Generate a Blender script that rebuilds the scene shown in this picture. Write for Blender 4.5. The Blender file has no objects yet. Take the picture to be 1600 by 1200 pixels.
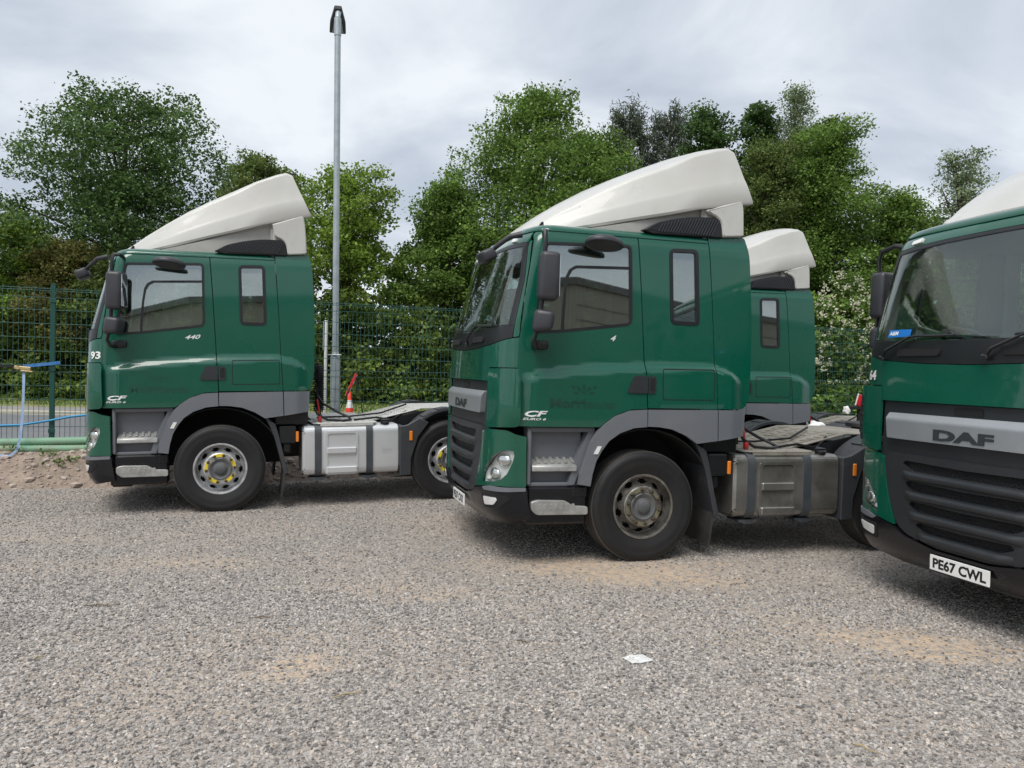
import bpy, bmesh, math, random
import numpy as np
from mathutils import Matrix, Vector
from mathutils.geometry import delaunay_2d_cdt
R_ = math.radians
scene = bpy.context.scene
COL = scene.collection

# ------------------------------------------------------------------ camera
H = 1.744
cam_d = bpy.data.cameras.new('camera'); cam = bpy.data.objects.new('camera', cam_d); COL.objects.link(cam)
cam_d.sensor_fit = 'HORIZONTAL'; cam_d.sensor_width = 36.0; cam_d.lens = 1218.1*36.0/1600.0
cam_d.clip_start = .05; cam_d.clip_end = 2000
cam.matrix_world = Matrix.Translation((0, 0, H)) @ Matrix.Rotation(R_(90-1.057), 4, 'X') @ Matrix.Rotation(R_(1.2825), 4, 'Z')
scene.camera = cam

# ------------------------------------------------------------------ sky, sun, exposure
SUN_EL, SUN_AZ = 58.0, 205.0     # high, behind the camera and a little to the left, veiled by cloud
world = bpy.data.worlds.new('World'); scene.world = world; world.use_nodes = True
nt = world.node_tree; N = nt.nodes; K = nt.links; N.clear()
out = N.new('ShaderNodeOutputWorld')
sky = N.new('ShaderNodeTexSky'); sky.sky_type = 'NISHITA'; sky.sun_disc = False
sky.sun_elevation = R_(SUN_EL); sky.sun_rotation = R_(SUN_AZ)
bgs = N.new('ShaderNodeBackground'); bgs.inputs['Strength'].default_value = .06
K.new(sky.outputs[0], bgs.inputs[0])
tc = N.new('ShaderNodeTexCoord'); sep = N.new('ShaderNodeSeparateXYZ'); K.new(tc.outputs['Generated'], sep.inputs[0])
def wm(op, a, b=None):
    n = N.new('ShaderNodeMath'); n.operation = op
    for i, v in enumerate((a, b)):
        if v is None: continue
        if isinstance(v, (int, float)): n.inputs[i].default_value = v
        else: K.new(v, n.inputs[i])
    return n.outputs[0]
zz = wm('ADD', wm('MAXIMUM', sep.outputs[2], 0.0), .22)
cmb = N.new('ShaderNodeCombineXYZ')
K.new(wm('DIVIDE', sep.outputs[0], zz), cmb.inputs[0]); K.new(wm('DIVIDE', sep.outputs[1], zz), cmb.inputs[1])
nz = N.new('ShaderNodeTexNoise'); nz.inputs['Scale'].default_value = 1.35; nz.inputs['Detail'].default_value = 7
nz.inputs['Roughness'].default_value = .52; nz.inputs['Distortion'].default_value = .5
mp = N.new('ShaderNodeMapping'); mp.inputs['Location'].default_value = (7.4, 2.2, 0); mp.inputs['Scale'].default_value = (.9, 1.05, 1)
K.new(cmb.outputs[0], mp.inputs[0]); K.new(mp.outputs[0], nz.inputs[0])
rp = N.new('ShaderNodeValToRGB'); K.new(nz.outputs[0], rp.inputs[0])
e = rp.color_ramp.elements
e[0].position = .38; e[0].color = (.49, .545, .63, 1)
e[1].position = .62; e[1].color = (.82, .86, .90, 1)
m = e.new(.49); m.color = (.62, .67, .74, 1)
bgc = N.new('ShaderNodeBackground'); bgc.inputs['Strength'].default_value = .57; K.new(rp.outputs[0], bgc.inputs[0])
mx = N.new('ShaderNodeMixShader'); mx.inputs[0].default_value = .92
K.new(bgs.outputs[0], mx.inputs[1]); K.new(bgc.outputs[0], mx.inputs[2]); K.new(mx.outputs[0], out.inputs[0])

sd = bpy.data.lights.new('sun', 'SUN'); sd.energy = 1.5; sd.angle = R_(35); sd.color = (1, .97, .92)
sun = bpy.data.objects.new('sun', sd); COL.objects.link(sun)
az, el = R_(SUN_AZ), R_(SUN_EL)
sdir = Vector((math.sin(az)*math.cos(el), math.cos(az)*math.cos(el), math.sin(el)))
sun.rotation_euler = sdir.to_track_quat('Z', 'Y').to_euler(); sun.location = (0, -10, 30)
vs = scene.view_settings; vs.view_transform = 'Standard'; vs.look = 'None'; vs.exposure = 1.0; vs.gamma = 1; vs.use_curve_mapping = False

# ------------------------------------------------------------------ materials
def nmat(name):
    m = bpy.data.materials.new(name); m.use_nodes = True
    b = m.node_tree.nodes['Principled BSDF']; return m, m.node_tree.nodes, m.node_tree.links, b
def mat(name, col, rough=.5, metal=0, noise=None, bump=None, coat=0, spec=.5, rvar=0, grime=None):
    """noise=(scale, amount, second colour) mixes a second colour in blotches; grime=(colour, scale, low, high); bump=(scale, strength)"""
    m, n, k, b = nmat(name)
    b.inputs['Base Color'].default_value = (*col, 1); b.inputs['Roughness'].default_value = rough
    b.inputs['Metallic'].default_value = metal; b.inputs['Coat Weight'].default_value = coat
    b.inputs['Coat Roughness'].default_value = .04; b.inputs['Specular IOR Level'].default_value = spec
    t = n.new('ShaderNodeTexCoord')
    src = None
    def mixc(a, c2, fac):
        x = n.new('ShaderNodeMix'); x.data_type = 'RGBA'
        if a is None: x.inputs[6].default_value = (*col, 1)
        else: k.new(a, x.inputs[6])
        x.inputs[7].default_value = (*c2, 1); k.new(fac, x.inputs[0]); return x.outputs[2]
    def nois(sc, det=6, lo=.4, hi=.65, rg=.6):
        x = n.new('ShaderNodeTexNoise'); x.inputs['Scale'].default_value = sc; x.inputs['Detail'].default_value = det
        x.inputs['Roughness'].default_value = rg; k.new(t.outputs['Object'], x.inputs[0])
        y = n.new('ShaderNodeMapRange'); y.inputs[1].default_value = lo; y.inputs[2].default_value = hi; k.new(x.outputs[0], y.inputs[0]); return y
    if noise:
        y = nois(noise[0]); y.inputs[4].default_value = noise[1]; src = mixc(src, noise[2], y.outputs[0])
    if grime:
        y = nois(grime[1], 8, grime[2], grime[3], .7); src = mixc(src, grime[0], y.outputs[0])
    if src is not None: k.new(src, b.inputs['Base Color'])
    if rvar:
        y = nois(3.1, 6, .3, .7); y.inputs[3].default_value = rough-rvar; y.inputs[4].default_value = rough+rvar; k.new(y.outputs[0], b.inputs['Roughness'])
    if bump:
        x = n.new('ShaderNodeTexNoise'); x.inputs['Scale'].default_value = bump[0]; x.inputs['Detail'].default_value = 4; k.new(t.outputs['Object'], x.inputs[0])
        z = n.new('ShaderNodeBump'); z.inputs['Strength'].default_value = bump[1]; z.inputs['Distance'].default_value = .01; k.new(x.outputs[0], z.inputs['Height']); k.new(z.outputs[0], b.inputs['Normal'])
    return m
MT = {}
MT['green'] = mat('green_paint', (.0, .079, .046), .30, coat=.85, spec=.35, noise=(.8, .35, (.001, .088, .053)), rvar=.06, grime=((.035, .085, .062), 1.9, .50, 1.5))
MT['trim'] = mat('cab_trim', (.20, .20, .19), .85)
MT['white'] = mat('white_gelcoat', (.54, .535, .505), .40, coat=.2, noise=(1.4, .6, (.47, .46, .425)), grime=((.33, .315, .28), 5, .58, .95))
MT['whitein'] = mat('fairing_inner', (.40, .39, .365), .55, grime=((.3, .29, .26), 4, .5, .85))
MT['grey'] = mat('grey_plastic', (.135, .145, .163), .5, noise=(2.5, .6, (.162, .168, .178)), bump=(180, .08), grime=((.25, .23, .20), 7, .62, 1.0))
MT['dgrey'] = mat('dark_grille_plastic', (.019, .022, .026), .45, noise=(3, .6, (.028, .030, .033)), bump=(220, .08))
MT['black'] = mat('black_plastic', (.008, .009, .011), .38, noise=(4, .6, (.016, .016, .017)), bump=(150, .05), grime=((.09, .085, .075), 6, .62, 1.0))
MT['bumper'] = mat('black_bumper', (.006, .0065, .009), .28, grime=((.09, .085, .075), 8, .62, 1.0), rvar=.08)
MT['matt'] = mat('matt_black', (.008, .008, .009), .85)
MT['mirror'] = mat('mirror_housing', (.028, .029, .035), .42, noise=(5, .7, (.042, .042, .049)), bump=(130, .12))
MT['mglass'] = mat('mirror_glass', (.6, .62, .64), .03, 1)
MT['fender'] = mat('fender_plastic', (.036, .039, .045), .5, noise=(3, .7, (.056, .057, .06)), bump=(120, .08), grime=((.20, .18, .15), 5, .6, .95))
MT['rubber'] = mat('tyre_rubber', (.009, .009, .0105), .6, noise=(5, .6, (.017, .0165, .016)), bump=(70, .12))
MT['tread'] = mat('dusty_tread', (.045, .041, .037), .8, noise=(6, .7, (.08, .072, .063)), bump=(60, .2))
MT['chassis'] = mat('chassis_dirt', (.020, .020, .021), .65, noise=(4, .8, (.06, .055, .048)), bump=(40, .3))
MT['alu'] = mat('step_aluminium', (.48, .48, .465), .42, .5, noise=(9, .9, (.30, .295, .275)), bump=(90, .1))
MT['tank_clean'] = mat('clean_tank_metal', (.66, .67, .68), .36, .45, noise=(2.2, .5, (.58, .59, .60)), grime=((.42, .41, .39), 6, .60, 1.0), rvar=.06)
MT['tank_dirty'] = mat('grimy_tank_metal', (.36, .352, .33), .38, .75, noise=(2.4, .9, (.21, .20, .182)), grime=((.13, .12, .10), 5, .52, .85), rvar=.1)
MT['deck_clean'] = mat('clean_deck_plate', (.60, .59, .56), .45, .3, grime=((.30, .285, .26), 7, .52, .85), bump=(60, .2))
MT['deck_dirty'] = mat('dirty_deck_plate', (.34, .315, .27), .55, .25, noise=(4, .9, (.22, .20, .168)), grime=((.11, .10, .08), 8, .55, .85), bump=(60, .3))
MT['strap'] = mat('tank_strap', (.045, .055, .065), .45, noise=(4, .8, (.075, .08, .085)))
MT['rim_clean'] = mat('clean_rim_paint', (.62, .63, .64), .38, .55, noise=(9, .9, (.30, .30, .30)), grime=((.10, .10, .10), 12, .55, .8))
MT['rim_dirty'] = mat('grimy_rim_steel', (.36, .345, .32), .36, .8, noise=(7, .9, (.15, .14, .125)), grime=((.05, .045, .04), 11, .5, .78))
MT['hub'] = mat('hub_grey', (.085, .09, .098), .55, noise=(8, .8, (.15, .145, .135)))
MT['yellow'] = mat('yellow_plastic', (.80, .60, .03), .5, grime=((.3, .25, .08), 20, .55, .9))
MT['yellow_dirty'] = mat('faded_yellow_plastic', (.19, .175, .10), .6, noise=(30, .9, (.11, .105, .08)))
MT['nut'] = mat('wheel_nut_steel', (.07, .06, .05), .5, .7, noise=(30, .8, (.16, .13, .09)))
MT['chrome'] = mat('lamp_chrome', (.86, .86, .86), .13, 1)
MT['headbowl'] = mat('headlamp_bowl', (.78, .78, .77), .3, .1, noise=(14, .6, (.6, .6, .59)))
MT['silver'] = mat('silver_bar_paint', (.36, .38, .40), .36, .55, noise=(4, .4, (.42, .44, .46)))
MT['letter'] = mat('dark_letter', (.045, .05, .056), .4, .3)
MT['wlet'] = mat('silver_letter', (.80, .81, .82), .3, .25)
MT['ghost'] = mat('ghost_letter', (.0, .034, .021), .6, noise=(9, .6, (.0, .055, .033)))
MT['ghost_faint'] = mat('faint_ghost_letter', (.0, .048, .030), .55, noise=(9, .7, (.0, .068, .041)))
MT['plate'] = mat('plate_white', (.80, .80, .78), .35, grime=((.45, .42, .36), 9, .6, 1.0))
MT['ink'] = mat('plate_ink', (.008, .008, .008), .5)
MT['amber'] = mat('amber_lens', (.80, .22, .01), .25, coat=.5)
MT['lens'] = mat('white_lens', (.78, .78, .76), .2, coat=1)
MT['blue'] = mat('sticker_blue', (.01, .16, .52), .4)
MT['galv'] = mat('galvanised_steel', (.40, .45, .47), .5, .45, noise=(9, .8, (.30, .345, .365)), grime=((.52, .56, .57), 22, .56, .8))
MT['lamphead'] = mat('lamp_head', (.03, .033, .036), .5)
MT['fence'] = mat('fence_green', (.006, .065, .050), .45)
MT['wire'] = mat('fence_wire_green', (.022, .095, .078), .45)
MT['seat'] = mat('seat_fabric', (.045, .05, .055), .9, bump=(90, .2))
MT['dash'] = mat('dashboard', (.045, .047, .05), .7, bump=(120, .1))
MT['curtain'] = mat('cab_curtain', (.32, .33, .33), .9, bump=(20, .3))
MT['cone_red'] = mat('cone_red', (.78, .05, .02), .5); MT['cone_white'] = mat('cone_white', (.8, .8, .78), .4)
MT['signred'] = mat('sign_red', (.55, .012, .02), .4)
MT['hose'] = mat('blue_hose', (.02, .25, .48), .4); MT['strapblue'] = mat('blue_strap', (.02, .16, .46), .75, noise=(14, .8, (.10, .25, .50)))
MT['strapold'] = mat('faded_blue_strap', (.24, .36, .55), .8, noise=(9, .8, (.36, .44, .58)), grime=((.18, .2, .22), 8, .58, .85))
MT['brass'] = mat('ratchet_zinc', (.60, .47, .25), .4, .7)
MT['pipe'] = mat('green_pipe', (.17, .38, .25), .6, noise=(2.2, .9, (.28, .32, .22)), grime=((.24, .185, .13), 4, .46, .72))
MT['paper'] = mat('paper', (.72, .72, .70), .7, noise=(30, .6, (.5, .5, .5)))
MT['straw'] = mat('straw', (.42, .33, .17), .7); MT['twig'] = mat('twig', (.16, .11, .065), .8); MT['bark'] = mat('bark', (.085, .070, .055), .9, noise=(3, .8, (.045, .04, .032)), bump=(9, .8))
MT['cable'] = mat('black_cable', (.010, .010, .011), .45); MT['redcable'] = mat('red_cable', (.45, .02, .02), .4)

def glass(name, tint, refl=1.0):
    m, n, k, b = nmat(name); n.remove(b); o = n['Material Output']
    tr = n.new('ShaderNodeBsdfTransparent'); tr.inputs[0].default_value = (*tint, 1)
    gl = n.new('ShaderNodeBsdfGlossy'); gl.inputs['Roughness'].default_value = .015; gl.inputs[0].default_value = (.95, .98, .97, 1)
    lw = n.new('ShaderNodeLayerWeight'); lw.inputs[0].default_value = .5       # Schlick reflectance, the same from both faces of the pane
    pw = n.new('ShaderNodeMath'); pw.operation = 'POWER'; pw.inputs[1].default_value = 5; k.new(lw.outputs['Facing'], pw.inputs[0])
    mu = n.new('ShaderNodeMath'); mu.operation = 'MULTIPLY_ADD'; mu.inputs[1].default_value = 1-refl; mu.inputs[2].default_value = refl; k.new(pw.outputs[0], mu.inputs[0])
    x = n.new('ShaderNodeMixShader'); k.new(mu.outputs[0], x.inputs[0]); k.new(tr.outputs[0], x.inputs[1]); k.new(gl.outputs[0], x.inputs[2]); k.new(x.outputs[0], o.inputs[0])
    return m
MT['glass'] = glass('side_glass', (.66, .76, .73), .25)
MT['wglass'] = glass('windscreen_glass', (.82, .89, .86), .085)
MT['lglass'] = glass('lamp_glass', (.95, .96, .96), .05)

# ------------------------------------------------------------------ object helpers
def link(o, parent=None):
    COL.objects.link(o)
    if parent is not None: o.parent = parent
    return o
def tag(o, label=None, cat=None, group=None, kind=None):
    for kk, v in (('label', label), ('category', cat), ('group', group), ('kind', kind)):
        if v: o[kk] = v
    return o
def empty(name, loc=(0, 0, 0), rot=(0, 0, 0), parent=None):
    o = bpy.data.objects.new(name, None); o.empty_display_size = .2; o.location = loc; o.rotation_euler = rot; return link(o, parent)
def raw(name, v, f, m, parent=None, smooth=None, mats=None, midx=None):
    me = bpy.data.meshes.new(name); me.from_pydata([tuple(map(float, p)) for p in v], [], f)
    for x in (mats or [m]): me.materials.append(MT[x] if isinstance(x, str) else x)
    if midx is not None: me.polygons.foreach_set('material_index', midx)
    if smooth is not None:
        me.polygons.foreach_set('use_smooth', [True]*len(me.polygons)); me.set_sharp_from_angle(angle=R_(smooth))
    me.update(); return link(bpy.data.objects.new(name, me), parent)
CACHE = {}
def obj(name, key, maker, m, parent=None):
    """one mesh object; alike pieces share mesh data (key, material)"""
    kk = (key, m)
    if kk not in CACHE:
        same = [c for c in CACHE if c[0] == key]
        if same and isinstance(m, str):
            me = CACHE[same[0]].copy(); me.materials[0] = MT[m]
        else:
            me = maker(m)
        CACHE[kk] = me
    return link(bpy.data.objects.new(name, CACHE[kk]), parent)
class MB:
    def __init__(s): s.v = []; s.f = []; s.mi = []
    def add(s, v, f, mi=0):
        b = len(s.v); s.v += [tuple(map(float, p)) for p in v]; s.f += [tuple(i+b for i in q) for q in f]; s.mi += [mi]*len(f); return s
    def bm(s, b, M=None, mi=0):
        if M is not None: b.transform(M)
        b.verts.index_update(); s.add([p.co for p in b.verts], [[q.index for q in f.verts] for f in b.faces], mi); b.free(); return s
    def box(s, x0, x1, y0, y1, z0, z1, c=.006, M=None, seg=1, mi=0):
        b = bmesh.new(); bmesh.ops.create_cube(b, size=1)
        for p in b.verts: p.co = ((x0+x1)/2+p.co.x*(x1-x0), (y0+y1)/2+p.co.y*(y1-y0), (z0+z1)/2+p.co.z*(z1-z0))
        if c: bmesh.ops.bevel(b, geom=b.edges[:], offset=min(c, .49*min(abs(x1-x0), abs(y1-y0), abs(z1-z0))), segments=seg, affect='EDGES', profile=.5)
        return s.bm(b, M, mi)
    def tube(s, path, r, n=8, caps=True, mi=0):
        path = [Vector(p) for p in path]; rs = r if isinstance(r, (list, tuple)) else [r]*len(path)
        V = []; F = []; up = Vector((0, 0, 1)); prev = None
        for i, p in enumerate(path):
            t = (path[min(i+1, len(path)-1)]-path[max(i-1, 0)]).normalized()
            a = (prev - t*prev.dot(t)) if prev is not None else t.cross(up if abs(t.z) < .9 else Vector((1, 0, 0)))
            if a.length < 1e-6: a = t.cross(Vector((1, 0, 0)))
            a.normalize(); prev = a; b = t.cross(a)
            for j in range(n):
                g = 2*math.pi*j/n; V.append(p+(a*math.cos(g)+b*math.sin(g))*rs[i])
        for i in range(len(path)-1):
            for j in range(n):
                F.append((i*n+j, i*n+(j+1) % n, (i+1)*n+(j+1) % n, (i+1)*n+j))
        if caps: F.append(tuple(range(n))[::-1]); F.append(tuple((len(path)-1)*n+j for j in range(n)))
        return s.add(V, F, mi)
    def prism(s, poly, y0, y1, axis='y', mi=0, c=0):
        """poly in the plane across the axis: (x,z) for y, (y,z) for x, (x,y) for z"""
        b = bmesh.new(); P = []
        for yy in (y0, y1):
            for a, d in poly: P.append(b.verts.new({'y': (a, yy, d), 'x': (yy, a, d), 'z': (a, d, yy)}[axis]))
        n = len(poly)
        b.faces.new(P[:n]); b.faces.new(P[n:][::-1])
        for i in range(n): b.faces.new((P[i], P[i+n], P[(i+1) % n+n], P[(i+1) % n]))
        bmesh.ops.recalc_face_normals(b, faces=b.faces[:])
        if c: bmesh.ops.bevel(b, geom=b.edges[:], offset=c, segments=1, affect='EDGES', profile=.5)
        return s.bm(b, None, mi)
    def lathe(s, prof, n=48, cx=0, cz=0, axis='y', skip=None, mi=0):
        """prof: (r, y) list turned round a y axis through (cx, cz)"""
        V = []; F = []
        for j in range(n):
            g = 2*math.pi*j/n
            for r, y in prof:
                V.append((cx+r*math.cos(g), y, cz+r*math.sin(g)) if axis == 'y' else (cx+r*math.cos(g), cz+r*math.sin(g), y))
        m = len(prof)
        for j in range(n):
            for i in range(m-1):
                if skip and skip(i, j): continue
                a = j*m+i; b2 = ((j+1) % n)*m+i; F.append((a, a+1, b2+1, b2))
        return s.add(V, F, mi)
    def mesh(s, name, mats, smooth=35):
        me = bpy.data.meshes.new(name); me.from_pydata(s.v, [], s.f)
        for x in (mats if isinstance(mats, (list, tuple)) else [mats]): me.materials.append(MT[x])
        me.polygons.foreach_set('material_index', s.mi)
        b = bmesh.new(); b.from_mesh(me); bmesh.ops.recalc_face_normals(b, faces=b.faces[:]); b.to_mesh(me); b.free()
        if smooth: me.polygons.foreach_set('use_smooth', [True]*len(me.polygons)); me.set_sharp_from_angle(angle=R_(smooth))
        me.update(); return me
    def build(s, name, m, parent=None, smooth=35):
        return link(bpy.data.objects.new(name, s.mesh(name, m, smooth)), parent)
def rpoly(pts, r, seg=5):
    """round the corners of a polygon; r is one radius or one per corner"""
    o = []; n = len(pts); rr = r if isinstance(r, (list, tuple)) else [r]*n
    for i in range(n):
        p = np.array(pts[i]); a = np.array(pts[i-1]); b = np.array(pts[(i+1) % n])
        da = a-p; db = b-p; la = np.linalg.norm(da); lb = np.linalg.norm(db); q = min(rr[i], la*.48, lb*.48)
        if q < 1e-4: o.append(tuple(p)); continue
        A = p+da/la*q; B = p+db/lb*q
        for k in range(seg+1):
            t = k/seg; o.append(tuple((1-t)**2*A+2*t*(1-t)*p+t*t*B))
    return o
def inset(pts, d):
    P = np.array(pts); n = len(P); ar = 0
    for i in range(n): ar += P[i][0]*P[(i+1) % n][1]-P[(i+1) % n][0]*P[i][1]
    sg = 1 if ar > 0 else -1; o = []
    for i in range(n):
        a = P[i]-P[i-1]; b = P[(i+1) % n]-P[i]
        na = np.array([-a[1], a[0]])/(np.linalg.norm(a)+1e-9); nb = np.array([-b[1], b[0]])/(np.linalg.norm(b)+1e-9)
        m = na+nb; m = m/(np.linalg.norm(m)+1e-9); c = max(.4, float(m@na)); o.append(tuple(P[i]+sg*m*d/c))
    return o
def text2d(body, size, shear=0, bold=0, width=None):
    c = bpy.data.curves.new('t', 'FONT'); c.body = body; c.size = 1; c.shear = shear; c.offset = bold; c.resolution_u = 3
    o = bpy.data.objects.new('t', c); me = bpy.data.meshes.new_from_object(o)
    v = np.array([p.co[:2] for p in me.vertices]); f = [tuple(p.vertices) for p in me.polygons]
    bpy.data.objects.remove(o); bpy.data.meshes.remove(me); bpy.data.curves.remove(c)
    v = v-v.min(0); v = v*(size/max(v[:, 1].max(), 1e-6))
    if width: v[:, 0] *= width/v[:, 0].max()
    return v, f                      # size is the height of the tallest letter

# ---- cab surface: plan outline is a superellipse nose plus straight sides; s>0 is the near (-y) side
def sm(z, zs, vs, h=.07):
    z = np.asarray(z, float); o = 0
    for k in (-1, -.5, 0, .5, 1): o = o + np.interp(z + k*h, zs, vs)
    return o/5
SE_N, SE_A, SE_W = 3.5, .30, 1.19
_t = np.linspace(0, 1, 4001)
_ang = _t*math.pi/2
_yr = np.sin(_ang)**(2/SE_N); _xr = np.cos(_ang)**(2/SE_N)      # y/w and (x0-x)/a
_arc = np.concatenate([[0], np.cumsum(np.hypot(np.diff(_yr*SE_W), np.diff(_xr*SE_A)))])
S_END = _arc[-1]
def xc(z): return sm(z, [.2, .3, .62, 1.2, 1.6, 2.0, 2.13, 2.89, 2.98, 3.04], [-1.34, -1.42, -1.478, -1.472, -1.466, -1.45, -1.435, -1.235, -1.19, -1.10], .05)
def hw(z): return sm(z, [.2, 1.3, 1.7, 2.0, 2.9, 2.98, 3.04], [1.195, 1.20, 1.19, 1.178, 1.128, 1.115, 1.08], .05)
def sstep(t): t = np.clip(t, 0, 1); return t*t*(3-2*t)
def swage(x, z):
    zb = sm(x, [-1.25, -1.05, -.63, -.06, .3, .68, .78, .95, 1.1], [1.69, 1.745, 1.81, 1.844, 1.846, 1.85, 1.835, 1.76, 1.62], .12)
    d = sm(x, [-1.25, -1.05, -.6, .3, .7, 1.1], [.07, .09, .11, .09, .08, .085], .12)
    amp = .042*sstep((x+1.27)/.22)*sstep((1.02-x)/.17)
    return amp*sstep((zb-z)/d)
def surf(s, z, off=0.):
    s = np.asarray(s, float); z = np.asarray(z, float); a = np.abs(s)
    x0 = xc(z)+SE_A; w = hw(z)
    yr = np.interp(a, _arc, _yr); xr = np.interp(a, _arc, _xr)
    x = np.where(a < S_END, x0-SE_A*xr, x0+(a-S_END)); y = np.where(a < S_END, w*yr, w)
    y = y+swage(x, z)*sstep((a-S_END+.25)/.3)
    return np.stack([x, -np.sign(np.where(s == 0, 1, s))*y, z], -1)
def snorm(s, z):
    e = 2e-3
    a = surf(s+e, z)-surf(s-e, z); b = surf(s, z+e)-surf(s, z-e)
    n = np.cross(b, a); n /= np.linalg.norm(n, axis=-1, keepdims=True)+1e-12
    c = surf(s, z)-np.array([.6, 0, 0])*1.0; c[..., 2] = 0
    f = np.sign((n*c).sum(-1)); return n*f[..., None]
def s_y(y, z): return -math.copysign(1, y)*float(np.interp(abs(y)/float(hw(z)), _yr, _arc))
def s_x(x, z, sg=1):
    r = (float(xc(z))+SE_A-x)/SE_A
    if r <= 0: return sg*(S_END-r*SE_A)
    return sg*float(np.interp(-min(r, 1.), -_xr, _arc))

def inpoly(px, py, poly):
    P = np.array(poly); n = len(P); r = np.zeros(px.shape, bool); j = n-1
    for i in range(n):
        xi, yi = P[i]; xj, yj = P[j]
        c = ((yi > py) != (yj > py)) & (px < (xj-xi)*(py-yi)/((yj-yi) if yj != yi else 1e-12)+xi); r ^= c; j = i
    return r
def dens(loop, d):
    o = []
    for i in range(len(loop)):
        a = np.array(loop[i]); b = np.array(loop[(i+1) % len(loop)]); k = max(1, int(math.ceil(np.linalg.norm(b-a)/d)))
        for q in range(k): o.append(tuple(a+(b-a)*q/k))
    return o
def triangulate(outer, holes, step):
    loops = [dens(l, step) for l in [outer]+list(holes)]
    V = []; E = []
    for l in loops:
        b = len(V); V += l; E += [(b+i, b+(i+1) % len(l)) for i in range(len(l))]
    B = np.array(V); lo = B.min(0); hi = B.max(0)
    gx, gy = np.meshgrid(np.arange(lo[0]+step*.5, hi[0], step), np.arange(lo[1]+step*.5, hi[1], step)); gx = gx.ravel(); gy = gy.ravel()
    ok = inpoly(gx, gy, loops[0])
    for l in loops[1:]: ok &= ~inpoly(gx, gy, l)
    gx = gx[ok]; gy = gy[ok]
    if len(gx):
        d = np.min((gx[:, None]-B[None, :, 0])**2+(gy[:, None]-B[None, :, 1])**2, 1); ok = d > (.4*step)**2
        V = V+[(float(a), float(b)) for a, b in zip(gx[ok], gy[ok])]
    r = delaunay_2d_cdt([Vector(p) for p in V], E, [], 0, 1e-6)
    P = np.array([tuple(p) for p in r[0]]); T = np.array([t for t in r[2] if len(t) == 3])
    c = P[T].mean(1); ok = inpoly(c[:, 0], c[:, 1], loops[0])
    for l in loops[1:]: ok &= ~inpoly(c[:, 0], c[:, 1], l)
    return P, T[ok]
def panel_mesh(outer, holes=(), off=0., th=.02, step=.08, sg=1, mats=('green', 'trim')):
    P, T = triangulate(outer, holes, step)
    s = P[:, 0]*sg; z = P[:, 1]
    o = off(P[:, 0], z) if callable(off) else np.full(len(P), off)
    n = snorm(s, z); base = surf(s, z)
    top = base+n*o[:, None]; bot = base+n*(o-th)[:, None]
    if callable(off):        # normals of the displaced sheet
        e = 3e-3
        def q(a, b): return surf(a*sg, b)+snorm(a*sg, b)*np.asarray(off(a, b))[:, None]
        A = q(P[:, 0]+e, z)-q(P[:, 0]-e, z); B = q(P[:, 0], z+e)-q(P[:, 0], z-e); nn = np.cross(A, B); nn /= np.linalg.norm(nn, axis=1, keepdims=True)+1e-12
        nn *= np.sign((nn*n).sum(1))[:, None]
    else: nn = n
    a, b, c = top[T[:, 0]], top[T[:, 1]], top[T[:, 2]]
    fl = (np.cross(b-a, c-a)*nn[T].mean(1)).sum(1) < 0
    T = T.copy(); T[fl] = T[fl][:, ::-1]
    k = len(P); cnt = {}
    for t in T:
        for i in range(3):
            u, v = int(t[i]), int(t[(i+1) % 3]); cnt[(u, v)] = 1
    bd = [(u, v) for (u, v) in cnt if (v, u) not in cnt]
    F = [tuple(map(int, t)) for t in T]+[tuple(int(x)+k for x in t[::-1]) for t in T]+[(v, u, u+k, v+k) for u, v in bd]
    me = bpy.data.meshes.new('panel'); me.from_pydata(np.concatenate([top, bot]).tolist(), [], F)
    for x in mats: me.materials.append(MT[x])
    nT = len(T); mi = np.zeros(len(F), np.int32)
    if len(mats) > 1: mi[nT:2*nT] = 1
    me.polygons.foreach_set('material_index', mi)
    smo = np.zeros(len(F), bool); smo[:nT] = True; me.polygons.foreach_set('use_smooth', smo)
    ln = np.zeros((len(me.loops), 3)); vi = np.array([t for t in F[:nT]]).ravel(); ln[:3*nT] = nn[vi]
    me.normals_split_custom_set(ln.tolist()); me.update(); return me
def panel(name, key, outer, m, parent, holes=(), off=0., th=.02, step=.08, sg=1, inner='trim'):
    return obj(name, (key, sg), lambda mm: panel_mesh(outer, holes, off, th, step, sg, (mm, inner) if inner else (mm,)), m, parent)
def X(pts): return [(s_x(x, z), z) for x, z in pts]                       # near-side points given as (x, z)
def Xd(pts, d=.06): return X(dens(pts, d))
def surf_text(key, body, size, place, m, parent, name='lettering', shear=0, bold=0, width=None, off=.004, th=.003):
    """place(tx, tz) -> (s, z) on the cab surface"""
    def mk(mm):
        v, f = text2d(body, size, shear, bold, width)
        sz = np.array([place(a, b) for a, b in v]); n = snorm(sz[:, 0], sz[:, 1]); P = surf(sz[:, 0], sz[:, 1])
        V = np.concatenate([P+n*off, P+n*(off-th)]); k = len(v)
        b = MB(); b.add(V, f+[tuple(i+k for i in q[::-1]) for q in f]); return b.mesh('lettering', mm, None)
    return obj(name, key, mk, m, parent)

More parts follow.
